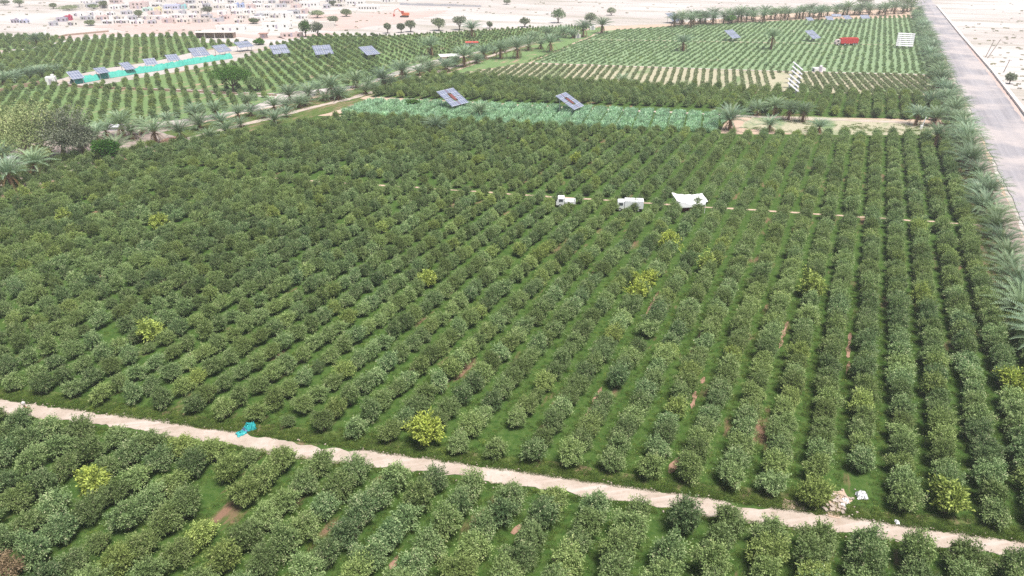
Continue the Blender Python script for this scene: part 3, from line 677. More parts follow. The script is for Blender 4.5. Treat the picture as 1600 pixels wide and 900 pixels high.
band2 = [(1062 + 355 * j / 19 + rnd.uniform(-4, 4), 29.5 - 20 * j / 19 + rnd.uniform(-2, 1), 2.6, rnd.uniform(1.0, 1.4)) for j in range(20)]
palms(band2, 'date palms in the back line of the far palm band', lambda i: 'date palm in the back line of the far palm band, %s from the left' % nth(i))
gr = []
for j in range(16):
    gr.append((-4 + 110 * ((j * .618) % 1), 108 + 22 * ((j * .37) % 1), .8, rnd.uniform(.7, .95)))
gr.sort(); palms([g_ for g_ in gr if g_[1] - 128 < -(g_[0] - 60) * .2], 'low date palms at the corner of the upper left field', lambda i: 'low grey date palm beside the white booth field corner, %s from the left' % nth(i))

# ---- other trees
def big_tree(name, x, y, w, h, mat, bark, label, cat='tree', seed=1, clumps=9, dens=260, ln=.55, wd=.24, trunkh=.35, lean=0.0, group=None, flat=.6, low=.62):
    g = random.Random(seed); t_ = tag(empty(name, (x, y, .04)), label, cat, group); tm = MB(); cm = MB(); r0 = .035 * h + .08
    top = Vector((lean, 0, h * trunkh)); tm.tube([(0, 0, -.1), (lean * .4, .05, h * trunkh * .5), top], [r0 * 1.4, r0, r0 * .8], 8)
    gn = np.random.default_rng(seed)
    for c in range(clumps):
        a = c * 2.4 + g.uniform(-.3, .3); rr = w * .5 * math.sqrt((c + .4) / clumps) * .72; zz = h * (low + .2 * (1 - rr / (w * .5)) + g.uniform(-.14, .12) + (.62 - low) * ((c * .618) % 1) * 1.3)
        cp = Vector((lean * 1.3 + math.cos(a) * rr, math.sin(a) * rr, zz)); midp = top.lerp(cp, .5) + Vector((0, 0, -.08 * h))
        tm.tube([top * .92, midp, cp], [r0 * .5, r0 * .3, r0 * .1], 5)
        cr_ = w * .27 * g.uniform(.8, 1.15); n = dens; d = gn.normal(size=(n, 3)); d /= np.linalg.norm(d, axis=1)[:, None]
        rad = cr_ * (.35 + .75 * gn.random((n, 1)) ** .6); b = np.array(cp) + d * rad * np.array([1, 1, flat * h / w * 1.25]); b[:, 2] = np.maximum(b[:, 2], .3)
        dd = d + gn.normal(scale=.7, size=(n, 3)) + np.array([0, 0, -.25]); dd /= np.linalg.norm(dd, axis=1)[:, None]; s_ = np.cross(dd, gn.normal(size=(n, 3))); s_ /= np.linalg.norm(s_, axis=1)[:, None]
        q = leaf_quads(b, dd, s_, ln * gn.uniform(.6, 1.3, (n, 1)), wd * gn.uniform(.7, 1.3, (n, 1))).reshape(-1, 3)
        bt = g.uniform(.2, .7); cm.add(q, [(4 * i, 4 * i + 1, 4 * i + 2, 4 * i + 3) for i in range(n)], 0, np.clip(bt + gn.normal(scale=.17, size=n), 0, 1))
    c_ = link('crown', cm.mesh(name + '_crown', mat), t_); c_['tint'] = 0.0; link('trunk', tm.mesh(name + '_trunk', bark), t_); return t_
def bt(px, py, wpx, hpx, *a, **k):          # px,py: foot of the tree in the photo
    x, y = G(px, py); d = proj(x, y, 2)[2]; s = d / FPX; return big_tree('tree' if 'name' not in k else k.pop('name'), x, y, wpx * s, hpx * s, *a, **k)
bt(48, 252, 106, 92, 'gum_leaf', 'pale_bark', 'tall olive-green eucalyptus with pale trunk left of the dark one', seed=3, clumps=20, dens=430, trunkh=.3, low=.36, flat=.5, name='eucalyptus')
bt(100, 248, 84, 78, 'grey_leaf', 'pale_bark', 'dark grey-green eucalyptus with pale leaning limbs beside the earth yard', seed=5, clumps=16, dens=430, lean=1.0, low=.36, flat=.5, name='eucalyptus')
bt(128, 246, 52, 46, 'grey_leaf', 'pale_bark', 'low dusky purple-grey tree beside the brown palm trunk', seed=8, clumps=10, dens=420)
bt(66, 262, 42, 34, 'gum_leaf', 'trunk_bark', 'low olive bush under the tall eucalyptus', seed=9, clumps=8, dens=360, trunkh=.15)
bt(170, 256, 32, 36, 'bright_leaf', 'trunk_bark', 'small round bright green tree at the edge of the earth yard', seed=11, clumps=9, dens=420, trunkh=.3)
bt(365, 143, 56, 38, 'bright_leaf', 'trunk_bark', 'wide light green tree among the rows below the teal netting', seed=13, clumps=14, dens=380, trunkh=.2)
bt(646, 168, 18, 12, 'bright_leaf', 'trunk_bark', 'small bright green bush on the pale path above the forage grass', seed=15, clumps=6, dens=220, trunkh=.2)
bt(403, 142, 30, 20, 'crop_leaf', 'trunk_bark', 'dark green bushy tree just right of the wide light green tree', seed=16, clumps=7, dens=260, trunkh=.2)
far = [(478, 58, 17, 24, 'bright_leaf', 'slim green tree beside the purple-grey tree at the village edge'), (497, 58, 20, 22, 'grey_leaf', 'purple-grey tree at the village edge right of the slim green one'),
       (627, 51, 10, 13, 'grey_leaf', 'small grey tree at the field edge below the orange excavator'), (642, 50, 15, 16, 'grey_leaf', 'round purple-grey tree at the field edge right of the small grey one'),
       (686, 48, 20, 18, 'scrub_leaf', 'green tree at the back of the far field, left of a darker one'), (718, 47, 20, 20, 'grey_leaf', 'dark grey-green tree at the back of the far field'),
       (765, 44, 8, 9, 'grey_leaf', 'tiny purplish tree at the back of the far field'), (872, 36, 20, 21, 'crop_leaf', 'round dark green tree alone at the edge of the pale plain'),
       (922, 38, 18, 17, 'grey_leaf', 'dark bushy tree where the diagonal path meets the pale plain'), (955, 24, 12, 11, 'grey_leaf', 'small tree on the pale plain beyond the field corner'),
       (820, 42, 14, 12, 'grey_leaf', 'low grey tree behind the field left of the round dark green tree'), (606, 52, 10, 14, 'grey_leaf', 'thin grey tree at the corner of the far left field'),
       (1410, 18, 46, 26, 'crop_leaf', 'large dark green tree at the far end of the palm band by the road'), (1350, 10, 24, 14, 'grey_leaf', 'reddish-grey bare tree behind the palm band'),
       (1140, 38, 16, 12, 'bright_leaf', 'light green bush in front of the far palm band'), (496, 28, 22, 10, 'scrub_leaf', 'wide bush on the pink village slope'),
       (541, 26, 16, 10, 'scrub_leaf', 'round bush on the pink village slope, right of the wide one'), (521, 40, 16, 14, 'grey_leaf', 'dark tree leaning on the long pale building'),
       (31, 11, 15, 12, 'scrub_leaf', 'round bush on the plain at the top left corner'), (8, 8, 15, 6, 'grey_leaf', 'flat bush on the plain in the top left corner'), (84, 14, 10, 8, 'scrub_leaf', 'left end bush of the far hedge at the top left'),
       (108, 16, 30, 6, 'scrub_leaf', 'long low bush in the middle of the far hedge at the top left'), (147, 14, 14, 6, 'scrub_leaf', 'low bush at the right end of the far hedge'), (163, 13, 10, 10, 'scrub_leaf', 'pointed tree at the right end of the far hedge'),
       (217, 27, 12, 9, 'scrub_leaf', 'green tree among the village houses left of the lavender house'), (142, 40, 14, 7, 'scrub_leaf', 'low green bush above the pink sandy road'), (325, 23, 16, 11, 'grey_leaf', 'blue-grey tree in the middle of the village'),
       (397, 37, 14, 7, 'scrub_leaf', 'low bush beside the village houses above the panels'), (792, 7, 10, 8, 'grey_leaf', 'dark bush on the far plain at the top edge'), (1577, 131, 12, 14, 'grey_leaf', 'grey shrub on the desert side of the roadside wall'),
       (405, 70, 16, 8, 'bright_leaf', 'bright green bush behind the white panels at the field corner'), (520, 9, 12, 6, 'grey_leaf', 'low grey bush among the far village houses')]
for i, (a, b, w, h, m, lab) in enumerate(far):
    bt(a, b, w, h, 'orchard_leaf' if a == 1410 else m, 'trunk_bark', lab, seed=40 + i, clumps=7, dens=170, ln=.8, wd=.4, trunkh=.22 if h > 12 else .1)

# ------------------------------------------------------------------ solar arrays
def frame_matrix(x, y, az, ti, hz):
    return Matrix.Translation((x, y, hz)) @ Matrix.Rotation(R(az), 4, 'Z') @ Matrix.Rotation(R(ti), 4, 'X')
def solar(x, y, az, ti, w, h, hz, label, blocks=(1, 1), red=False, group=None):
    t_ = tag(empty('solar_array', (x, y, 0), R(az)), label, 'solar panels', group); M = Matrix.Rotation(R(ti), 4, 'X')
    nx, ny = blocks; gap = .22
    for i in range(nx):
        for j in range(ny):
            bw, bh = (w - gap * (nx - 1)) / nx, (h - gap * (ny - 1)) / ny; cx = -w / 2 + bw / 2 + i * (bw + gap); cy = -h / 2 + bh / 2 + j * (bh + gap)
            mb = MB()
            if red:
                q = bh * .5; sy = 1 if j == 0 else -1
                mb.box((0, -sy * q / 2, 0), (bw, bh - q, .05)); sx = -1 if i == 0 else 1
                mb.box((sx * bw * .11, sy * (bh / 2 - q / 2), 0), (bw * .78, q, .05))
            else: mb.box((0, 0, 0), (bw, bh, .05))
            o = link('panel_block', mb.mesh('panel_block', 'solar_glass'), t_); o.matrix_local = Matrix.Translation((0, 0, hz)) @ M @ Matrix.Translation((cx, cy, .08))
    fm = MB()
    if red:
        fm.box((.05 * w, .02 * h, -.03), (w * .2, h * .36, .06)); fm.box((0, 0, .06), (.2, h, .08))
    for k in (-.42, 0, .42): fm.box((k * w, 0, 0), (.12, h * .96, .1))
    for k in (-.35, .35): fm.box((0, k * h, -.09), (w * .96, .1, .08))
    o = link('frame', fm.mesh('panel_frame', 'red_steel' if red else 'galvanised'), t_); o.matrix_local = Matrix.Translation((0, 0, hz)) @ M
    for sx in (-.36, .36):
        for sy in (-.33, .33):
            zt = hz + sy * h * math.sin(R(ti)) - .12; lg = MB(); lg.box((sx * w, sy * h * math.cos(R(ti)), zt / 2), (.14, .14, zt)); link('leg', lg.mesh('panel_leg', 'galvanised'), t_)
    return t_
solar(-18.3, 219.9, 51.9, 29.9, 7.7, 7.4, 3.9, 'large solar array with dark red frame at the left end of the forage grass', (2, 2), True)
solar(17.4, 214.5, 58, 27.5, 6.7, 7.3, 3.9, 'large solar array with dark red frame above the middle of the forage grass', (2, 2), True)
line = [(-158.0, 262.0, 52.3, 28.7, 4.3, 4.7), (-153.4, 271.3, 49.1, 17.4, 4.1, 4.7), (-148.4, 280.7, 54.5, 23.2, 3.8, 5.4), (-144.0, 290.6, 44.3, 34.2, 4.6, 3.7), (-139.5, 300.8, 41.0, 22.8, 4.7, 4.8)]
for i, a in enumerate(line): solar(*a, 3.0, 'single blue-grey solar panel table above the teal netting, %s from the white booth' % nth(i), (1, 1), group='single solar tables above the teal netting')
for i, a in enumerate([(-134.7, 316.0, 41.6, 23.8, 7.0, 6.7), (-128.5, 325.7, 58, 30.6, 6.9, 5.0), (-123.0, 338.2, 48.5, 22.0, 7.2, 5.3)]):
    solar(*a, 3.0, 'four-block solar array past the teal netting, %s of three from the left' % nth(i), (2, 2), group='four-block solar arrays past the teal netting')
for a, lab in zip([(-101.7, 321.9, 37.9, 36, 7.6, 5.4), (-82.4, 320.3, 28.2, 28.9, 7.9, 6.4), (-61.8, 318.4, 38.7, 19.3, 6.6, 7.8)], ['leftmost of three white-framed solar arrays standing apart in the small-tree field', 'middle one of three solar arrays standing apart in the small-tree field', 'rightmost of three solar arrays standing apart in the small-tree field']):
    solar(*a, 3.2, lab, (2, 2), group='solar arrays in the small-tree field')
for a, lab, b in zip([(96.7, 447.7, 30.3, 28.5, 7.5, 8.7), (110.5, 372.1, 37.1, 29.8, 6.8, 6.6), (150.2, 370.7, 34.1, 29.8, 6.5, 6.6), (174.3, 438.6, 22.2, 29.8, 4.5, 3.1), (187.6, 443.0, 8.5, 25.3, 4.3, 4.1), (199.9, 447.4, 26.4, 30.3, 5.7, 3.6), (211.8, 450.2, 13.7, 33.5, 6.0, 3.2), (198.1, 458.5, -1.5, 31.4, 5.8, 2.4)],
                     ['pale solar array at the left end of the far palm band', 'blue solar array in the green field right of the lone date palm', 'blue solar array in the green field left of the red tank truck', 'small solar table at the back edge of the green field, leftmost of five', 'small solar table at the back edge, second of five from the left', 'small solar table at the back edge, below the raised one', 'small solar table with dark underside nearest the far palms and road', 'small raised solar table behind the others at the back edge'],
                     [(1, 2), (2, 2), (2, 2), (1, 1), (1, 1), (1, 1), (2, 1), (1, 1)]): solar(*a, 3.2, lab, b)
def slat_rack(M, w, h, n, label, along='x', mat='white_paint'):
    loc = M.to_translation(); t_ = tag(empty('panel_rack', (loc.x, loc.y, 0)), label, 'rack'); L_ = Matrix.Translation((0, 0, loc.z)) @ M.to_3x3().to_4x4()
    for i in range(n):
        mb = MB(); f = (i + .5) / n - .5
        mb.box((0, 0, 0), (w / n * .8, h, .06) if along == 'x' else (w, h / n * .62, .06)); o = link('panel_slat', mb.mesh('panel_slat', mat), t_)
        o.matrix_local = L_ @ Matrix.Translation((f * w, 0, 0) if along == 'x' else (0, f * h, 0))
    mb = MB()
    for f in (-.3, .3):
        mb.box((0, f * h, -.1) if along == 'x' else (f * w, 0, -.1), (w, .12, .1) if along == 'x' else (.12, h, .1))
    o = link('frame', mb.mesh('rack_frame', 'galvanised'), t_); o.matrix_local = L_
    for sx in (-.35, .35):
        for sy in (-.3, .3):
            q = L_ @ Vector((sx * w, sy * h, -.1)); zt = max(.5, q.z); lg = MB(); lg.box((q.x, q.y, zt / 2), (.13, .13, zt)); link('leg', lg.mesh('rack_leg', 'galvanised'), t_)
for i, (a, b) in enumerate(((1246, 107), (1245, 114), (1244, 120.5), (1241, 127.5), (1239, 134), (1239, 141))):
    x, y = G(a, b, 2.4); slat_rack(frame_matrix(x, y, 62, 34, 3.4), 2.3, 4.8, 2, 'narrow white tilted panel rack in the bare strip, %s of six from the back' % nth(i), mat='grey_wall')
slat_rack(frame_matrix(184.7, 347.3, -26, 38.2, 3.9), 7.2, 8.6, 7, 'white panel rack with many thin slats beside the roadside palms', 'y', 'grey_wall')

# ------------------------------------------------------------------ buildings
def house(x, y, w, d, h, rz, wall, label, name='house', roof=None, wins=3, door=True, over=.0, cat='house', group=None, storeys=1, winrow=None):
    t_ = tag(empty(name, (x, y, 0), rz), label, cat, group)
    mb = MB(); mb.box((0, 0, h / 2), (w, d, h)); link('wall', mb.mesh('wall', wall), t_)
    rf = MB()
    if over: rf.box((0, 0, h + .13), (w + over, d + over, .22))
    else:
        for (cx, cy, a, b) in ((0, d / 2 - .12, w, .24), (0, -d / 2 + .12, w, .24), (w / 2 - .12, 0, .24, d - .49), (-w / 2 + .12, 0, .24, d - .49)): rf.box((cx, cy, h + .25), (a, b, .5))
        rf.box((w * .22, d * .15, h + .6), (.9, .9, 1.2))
    link('roof', rf.mesh('roof', roof or wall), t_)
    per = max(1, wins // storeys)
    for s_ in range(storeys):
        for i in range(per):
            fx = (i + 1) / (per + 1) - .5
            if s_ == 0 and door and i == per // 2: continue
            z = (s_ + .58) * h / storeys; wn_ = MB(); wn_.box((fx * w, -d / 2 - .01, z), (.9, .1, 1.0)); f_ = link('window', wn_.mesh('window', 'dark_open'), t_)
    for sx in (-1, 1):
        wn_ = MB(); wn_.box((sx * (w / 2 + .01), 0, h / storeys * .58), (.1, .9, 1.0)); link('window', wn_.mesh('window', 'dark_open'), t_)
    if door: dm = MB(); dm.box((0, -d / 2 - .015, 1.05), (1.1, .12, 2.1)); link('door', dm.mesh('door', 'mauve'), t_)
    return t_
def hp(px, py, wpx, hpx, wall, label, rz=0.0, dm=1.0, **k):
    x, y = G(px, py); s = proj(x, y, 1)[2] / FPX; w = wpx * s; d = max(3.0, w * .7 * dm); return house(x, y + d / 2, w, d, hpx * s * .8, rz, wall, label, **k)
hp(95, 34, 14, 6, 'mauve', 'grey-mauve house beside the crimson block', .2); hp(106, 32, 9, 7, 'crimson', 'crimson box-shaped building on the village plain', .1, wins=1, door=False)
hp(64, 58, 18, 5, 'white_paint', 'low white house with two dark openings above the left field', .1, wins=3); hp(22, 36, 9, 5, 'mauve', 'small mauve house at the left of the village plain')
hp(36, 36, 12, 4, 'lavender', 'low lavender-grey house right of the small mauve one'); hp(215, 14, 24, 11, 'pink_wall', 'large pink house at the top of the village', .1, storeys=2, wins=6)
hp(229, 18, 13, 5, 'mint', 'low mint-green house between the pink and the yellow house'); hp(246, 19, 9, 7, 'yellow_wall', 'small yellow house left of the lavender house', wins=1)
hp(267, 15, 22, 7, 'lavender', 'wide lavender house in the upper village', .15, wins=5); hp(287, 14, 6, 6, 'turquoise', 'tiny turquoise house right of the lavender house', wins=1)
hp(370, 12, 5, 6, 'blue_wall', 'left one of two small blue houses', wins=1, door=False); hp(378, 12, 5, 6, 'blue_wall', 'right one of two small blue houses', wins=1, door=False)
hp(391, 14, 12, 7, 'pink_wall', 'small pink house right of the two blue houses', wins=2); hp(504, 45, 38, 11, 'cream', 'long cream building with blank walls at the village edge', -.06, wins=0, door=False, dm=.35)
hp(575, 17, 34, 9, 'white_paint', 'wide white school-like building with a row of dark windows', -.04, wins=7, door=False, dm=.4); hp(483, 11, 30, 8, 'white_paint', 'white building with large dark doorways near the top of the village', wins=5, dm=.5)
hp(555, 8, 30, 8, 'white_paint', 'long white building with small windows behind the school-like one', wins=6, dm=.5); hp(411, 60, 10, 8, 'pink_wall', 'small pinkish hut with an overhanging brown roof above the solar panels', .1, over=1.4, roof='brown_roof', wins=1)
hp(411, 27, 20, 8, 'white_paint', 'white house with a row of tall windows above the low bush', .1, wins=5); hp(438, 28, 30, 8, 'white_paint', 'broad white house with scattered dark windows in the village centre', -.05, wins=6, storeys=2)
hp(432, 45, 44, 9, 'white_paint', 'very wide white house below the village centre, walls almost blank', .03, wins=4, dm=.4); hp(455, 58, 34, 6, 'pink_wall', 'low pink wall-like house beside the slim green tree', .15, wins=4, dm=.3)
hp(360, 50, 44, 10, 'white_paint', 'large white compound at the right end of the pink sandy road', .05, wins=3, dm=.4); hp(312, 36, 22, 7, 'beige', 'beige house on the pink slope above the dark shed', -.1, wins=3)
cols = ['white_paint', 'cream', 'white_paint', 'grey_wall', 'grey_wall', 'white_paint', 'pink_wall', 'cream']; names = dict(white_paint='white', cream='cream', beige='beige', grey_wall='pale grey', pink_wall='faded pink')
for ln_, (y0, y1, xs_) in enumerate(((7, 3, [132, 156, 180, 250, 296, 316, 340, 362, 402, 424, 446, 464, 516, 534, 604]), (14, 12, [124, 141, 160, 178, 196, 244, 262, 282, 303, 322, 341, 360, 398, 418, 438, 462, 484, 510, 530]), (24, 22, [120, 146, 172, 196, 240, 262, 284, 306, 346, 368, 388, 458, 476]), (31, 28, [134, 158, 184, 206, 228, 250, 276, 300, 322, 350, 378, 404, 430, 470]), (40, 34, [82, 112, 168, 190, 212, 236, 262, 284, 340, 372, 402]))):
    for i, x_ in enumerate(xs_):
        f = i / len(xs_); c_ = cols[(i * 3 + ln_) % 8]
        hp(x_, y0 + (y1 - y0) * f + rnd.uniform(-1.5, 1.5), rnd.uniform(10, 19), rnd.uniform(4, 7.5), c_, '%s flat-roofed house in the %s line of the village, %s from the left' % (names[c_], ['back', 'second', 'middle', 'fourth', 'front'][ln_], nth(i)), rnd.uniform(-.3, .3), wins=rnd.choice([2, 3, 4, 5]), dm=rnd.uniform(.6, 1), group='flat-roofed village houses')
# long open shed at the end of the pink road
x, y = G(336, 60); t_ = tag(empty('open_shed', (x, y, 0), .03), 'long low shed with a deep dark opening behind the left field', 'shed')
mb = MB(); mb.box((0, 4, 1.4), (19, .3, 2.8)); mb.box((-9.4, 2, 1.4), (.3, 3.7, 2.8)); mb.box((9.4, 2, 1.4), (.3, 3.7, 2.8)); link('wall', mb.mesh('wall', 'mud_wall'), t_)
mb = MB(); mb.box((0, 1.9, 2.95), (20, 5, .22)); link('roof', mb.mesh('roof', 'cream'), t_)
for k in (-5, 0, 5): mb = MB(); mb.box((k, 0, 1.4), (.25, .25, 2.8)); link('post', mb.mesh('post', 'cream'), t_)
hp(702, 95, 28, 8, 'cream', 'pale flat-roofed farm hut among the palms of the diagonal path', .25, over=1.2, roof='white_paint', wins=2); hp(737, 73, 18, 7, 'white_paint', 'small white hut with a reddish flat roof beyond the palms', .1, over=.8, roof='rust_red', wins=2)
hp(78, 133, 13, 12, 'white_paint', 'white booth at the corner where the solar panel line begins', .35, wins=1); hp(1281, 113, 17, 5, 'white_paint', 'low white pump hut at the pale canal right of the slatted rack', .05, wins=1, dm=.6)
hp(926, 47, 8, 4, 'white_paint', 'tiny white hut among the far palms, farthest along the path', wins=1); hp(902, 60, 9, 5, 'cream', 'tiny cream hut among the far palms, nearer one', .3, wins=1)
hp(6, 262, 26, 14, 'white_paint', 'white hut roof half hidden behind palms at the left margin', .3, over=.6, wins=1); hp(172, 204, 28, 5, 'grey_wall', 'low grey shelter roof behind the palms right of the eucalyptus', .1, over=.5, wins=1, dm=.4)
def wall_line(name, pts_, h, th, mat, label, cat='wall', cap=True, wob=0):
    P3 = [Vector(p) for p in pts_]; mb = MB(); t_ = tag(empty(name, (P3[0].x, P3[0].y, 0)), label, cat)
    for a, b in zip(P3[:-1], P3[1:]):
        m = max(1, int((b - a).length / 6))
        for k in range(m):
            p, q = a.lerp(b, k / m), a.lerp(b, (k + 1) / m); c = (p + q) / 2 - P3[0]; L_ = (q - p).length; ang = math.atan2((q - p).y, (q - p).x)
            hh = h * (1 + wob * vnoise(k * .9, 5)); mb.box((c.x, c.y, hh / 2), (L_ + .02, th, hh), ang)
    link('wall', mb.mesh('wall', mat), t_); return t_
wall_line('roadside_wall', [W(-20, 49.2), W(255, 48.9), W(342, 48.6), W(457, 46.4), W(628, 44.2)], .75, 1.1, 'pale_stone', 'long low pale concrete wall separating the road from the desert')
wall_line('mud_wall', [G(-40, 152), G(0, 145), G(62, 132)], 1.3, .4, 'mud_wall', 'low brown mud wall below the white booth')
wall_line('field_wall', [G(95, 134), G(130, 137), G(250, 142), G(432, 150)], .7, .4, 'mud_wall', 'low dark wall between the two small-tree fields', wob=.2)
wall_line('plain_wall', [G(625, 8), G(665, 9), G(752, 11)], 1.6, .5, 'grey_wall', 'long thin wall far out on the pale plain', wob=.3)
wall_line('sand_wall', [G(30, 73), G(105, 56), G(170, 50)], .9, .5, 'mud_wall', 'low reddish wall along the pink sandy road')
wall_line('village_wall', [G(410, 39), G(470, 37)], 1.4, .4, 'cream', 'cream compound wall in front of the village centre')

# ------------------------------------------------------------------ small things
def at_(px, py): x, y = G(px, py); return x, y
# teal netting heaped along the panel track
nl = [Vector((*G(a, b), 0)) for a, b in ((112, 131), (160, 122), (240, 110), (300, 99), (362, 90))]; mb = MB(); V_ = []; n = 0; cs = 7
for a, b in zip(nl[:-1], nl[1:]):
    m = int((b - a).length / .8); nv = Vector((-(b - a).y, (b - a).x, 0)).normalized()
    for k in range(m):
        c = a.lerp(b, k / m) + nv * fbm(n * .09, 2) * .2 + nv * -.6; hh = 2.0 * (.95 + .12 * vnoise(n * .35, 3)); ww = 2.1 * (1 + .25 * vnoise(n * .21, 9))
        for j in range(cs):
            f = j / (cs - 1) * 2 - 1; V_.append(tuple(c + nv * f * ww + Vector((0, 0, max(.09, hh * (1 - f * f) * (1 + .25 * vnoise(n * 1.3 + j * 7, 4)))))))
        n += 1
mb.add(V_, [(i * cs + j, (i + 1) * cs + j, (i + 1) * cs + j + 1, i * cs + j + 1) for i in range(n - 1) for j in range(cs - 1)])
o = tag(link('netting', mb.mesh('netting', 'teal_net')), 'long teal netting strip below the line of solar panels', 'netting')
o.modifiers.new('s', 'SOLIDIFY').thickness = .05
# white canopy
x, y = at_(1075, 329); t_ = tag(empty('canopy', (x, y, .06), R(-3)), 'white sagging cloth canopy on poles over the middle orchard path', 'canopy'); mb = MB(); V_ = []; nx = 12; ny = 6
for j in range(ny + 1):
    for i in range(nx + 1):
        fx, fy = i / nx * 2 - 1, j / ny * 2 - 1; V_.append((fx * 3.0 - .3 * fy, fy * 1.6, 2.8 - .5 * (1 - fx * fx) + .42 * fy * (1 - abs(fx) * .3) + .06 * math.sin(i * 2.1 + j)))
mb.add(V_, [(j * (nx + 1) + i, j * (nx + 1) + i + 1, (j + 1) * (nx + 1) + i + 1, (j + 1) * (nx + 1) + i) for j in range(ny) for i in range(nx)])
o = link('cloth', mb.mesh('cloth', 'tarp_white'), t_); o.modifiers.new('s', 'SOLIDIFY').thickness = .03
mb = MB(); mb.add([(-3.0, -1.62, 2.4), (-1, -1.66, 1.95), (1.2, -1.66, 1.95), (2.9, -1.62, 2.35), (2.9, -1.72, 1.95), (1.2, -1.76, 1.35), (-1, -1.76, 1.2), (-3.1, -1.7, 1.1)], [(0, 1, 6, 7), (1, 2, 5, 6), (2, 3, 4, 5)]); o = link('side_flap', mb.mesh('side_flap', 'tarp_white'), t_); o.modifiers.new('s', 'SOLIDIFY').thickness = .03
for sx in (-2.9, 2.9):
    for sy in (-1.5, 1.5): mb = MB(); mb.tube([(sx, sy, 0), (sx, sy, 2.3 + .2 * sy)], .06, 6); link('pole', mb.mesh('pole', 'tarp_white'), t_)
mb = MB()
for k in range(5): mb.box((-1 + k * .55, -.3 + .2 * (k % 2), .25), (.5, .4, .5), k * .3)
tag(link('crate_stack', mb.mesh('crates', 'rust_red'), None, (x, y, .06)), 'reddish crates in the shade under the white canopy', 'crates')
def wheel_set(t_, spots, r=.36, w=.24):
    for (wx, wy) in spots:
        mb = MB(); mb.tube([(wx, wy - w / 2, r), (wx, wy + w / 2, r)], r, 14); wh = link('wheel', mb.mesh('tyre', 'rubber'), t_)
        mb = MB(); mb.tube([(wx, wy - w / 2 - .02, r), (wx, wy + w / 2 + .02, r)], r * .5, 10); link('rim', mb.mesh('rim', 'galvanised'), wh)
def prism(mb, prof, y0, y1, mi=0):
    n = len(prof); mb.add([(a, y0, b) for a, b in prof] + [(a, y1, b) for a, b in prof], [tuple(range(n)), tuple(range(n, 2 * n))[::-1]] + [(i, i + n, (i + 1) % n + n, (i + 1) % n) for i in range(n)], mi)
def truck(x, y, rz, body, label, L=5.4, box=True):
    t_ = tag(empty('truck', (x, y, .12), rz), label, 'truck'); mb = MB(); mb.box((0, 0, .55), (L, 1.2, .2)); link('chassis', mb.mesh('chassis', 'rubber'), t_)
    cab = MB(); x0 = -L / 2; prism(cab, [(x0, .5), (x0, 1.15), (x0 + .35, 1.95), (x0 + 1.6, 1.98), (x0 + 1.6, .5)], -.9, .9); link('cab', cab.mesh('cab', body), t_)
    g_ = MB(); prism(g_, [(x0 + .0, 1.2), (x0 + .3, 1.85), (x0 + .28, 1.87), (x0 - .03, 1.22)], -.78, .78); link('windscreen', g_.mesh('windscreen', 'glass_dark'), t_)
    for sy in (-.91, .91): g_ = MB(); g_.box((x0 + .95, sy, 1.5), (.8, .04, .5)); link('side_window', g_.mesh('side_window', 'glass_dark'), t_)
    for sy in (-.65, .65): g_ = MB(); g_.box((x0 - .02, sy, .8), (.06, .3, .18)); link('headlight', g_.mesh('headlight', 'tarp_white'), t_)
    bd = MB(); bx0 = x0 + 1.7; bl = L - 1.75
    if box: bd.box((bx0 + bl / 2, 0, 1.45), (bl, 1.9, 1.55))
    else:
        bd.box((bx0 + bl / 2, 0, .78), (bl, 1.8, .12))
        for sy in (-.9, .9): bd.box((bx0 + bl / 2, sy, 1.1), (bl, .06, .6))
        bd.box((bx0 + bl - .03, 0, 1.1), (.06, 1.74, .6))
    link('load_box' if box else 'load_bed', bd.mesh('load', 'tarp_white' if box else body), t_); wheel_set(t_, [(x0 + .8, -.8), (x0 + .8, .8), (L / 2 - 1.0, -.8), (L / 2 - 1.0, .8)]); return t_
truck(*at_(983, 329), R(-6), 'tarp_white', 'white box truck on the middle orchard path, cab to the left'); truck(*at_(884, 323), R(-4), 'tarp_white', 'small white pickup on the middle orchard path left of the box truck', 3.9, False)
# red tank truck in the green field
x, y = at_(1323, 71); t_ = tag(empty('tank_truck', (x, y, .1), R(4)), 'bright red tank truck parked in the far green field', 'truck')
mb = MB(); prism(mb, [(-3.6, .9), (-4.0, 2.0), (-3.6, 3.3), (4.6, 3.4), (5.0, 2.2), (4.6, .9)], -1.2, 1.2); link('tank', mb.mesh('tank', 'red_paint'), t_)
mb = MB(); prism(mb, [(-6.2, .6), (-6.1, 1.6), (-5.4, 2.7), (-4.1, 2.7), (-4.1, .6)], -1.15, 1.15); link('cab', mb.mesh('cab', 'pink_wall'), t_); mb = MB(); mb.box((-5.2, -1.17, 2.1), (1.0, .05, .7)); link('side_window', mb.mesh('side_window', 'glass_dark'), t_)
mb = MB(); mb.box((.5, 0, 3.5), (6, .9, .2)); link('walkway', mb.mesh('walkway', 'rust_red'), t_); wheel_set(t_, [(-4.8, -1.1), (-4.8, 1.1), (-1.6, -1.1), (-1.6, 1.1), (2.6, -1.1), (2.6, 1.1), (3.8, -1.1), (3.8, 1.1)], .6, .4)
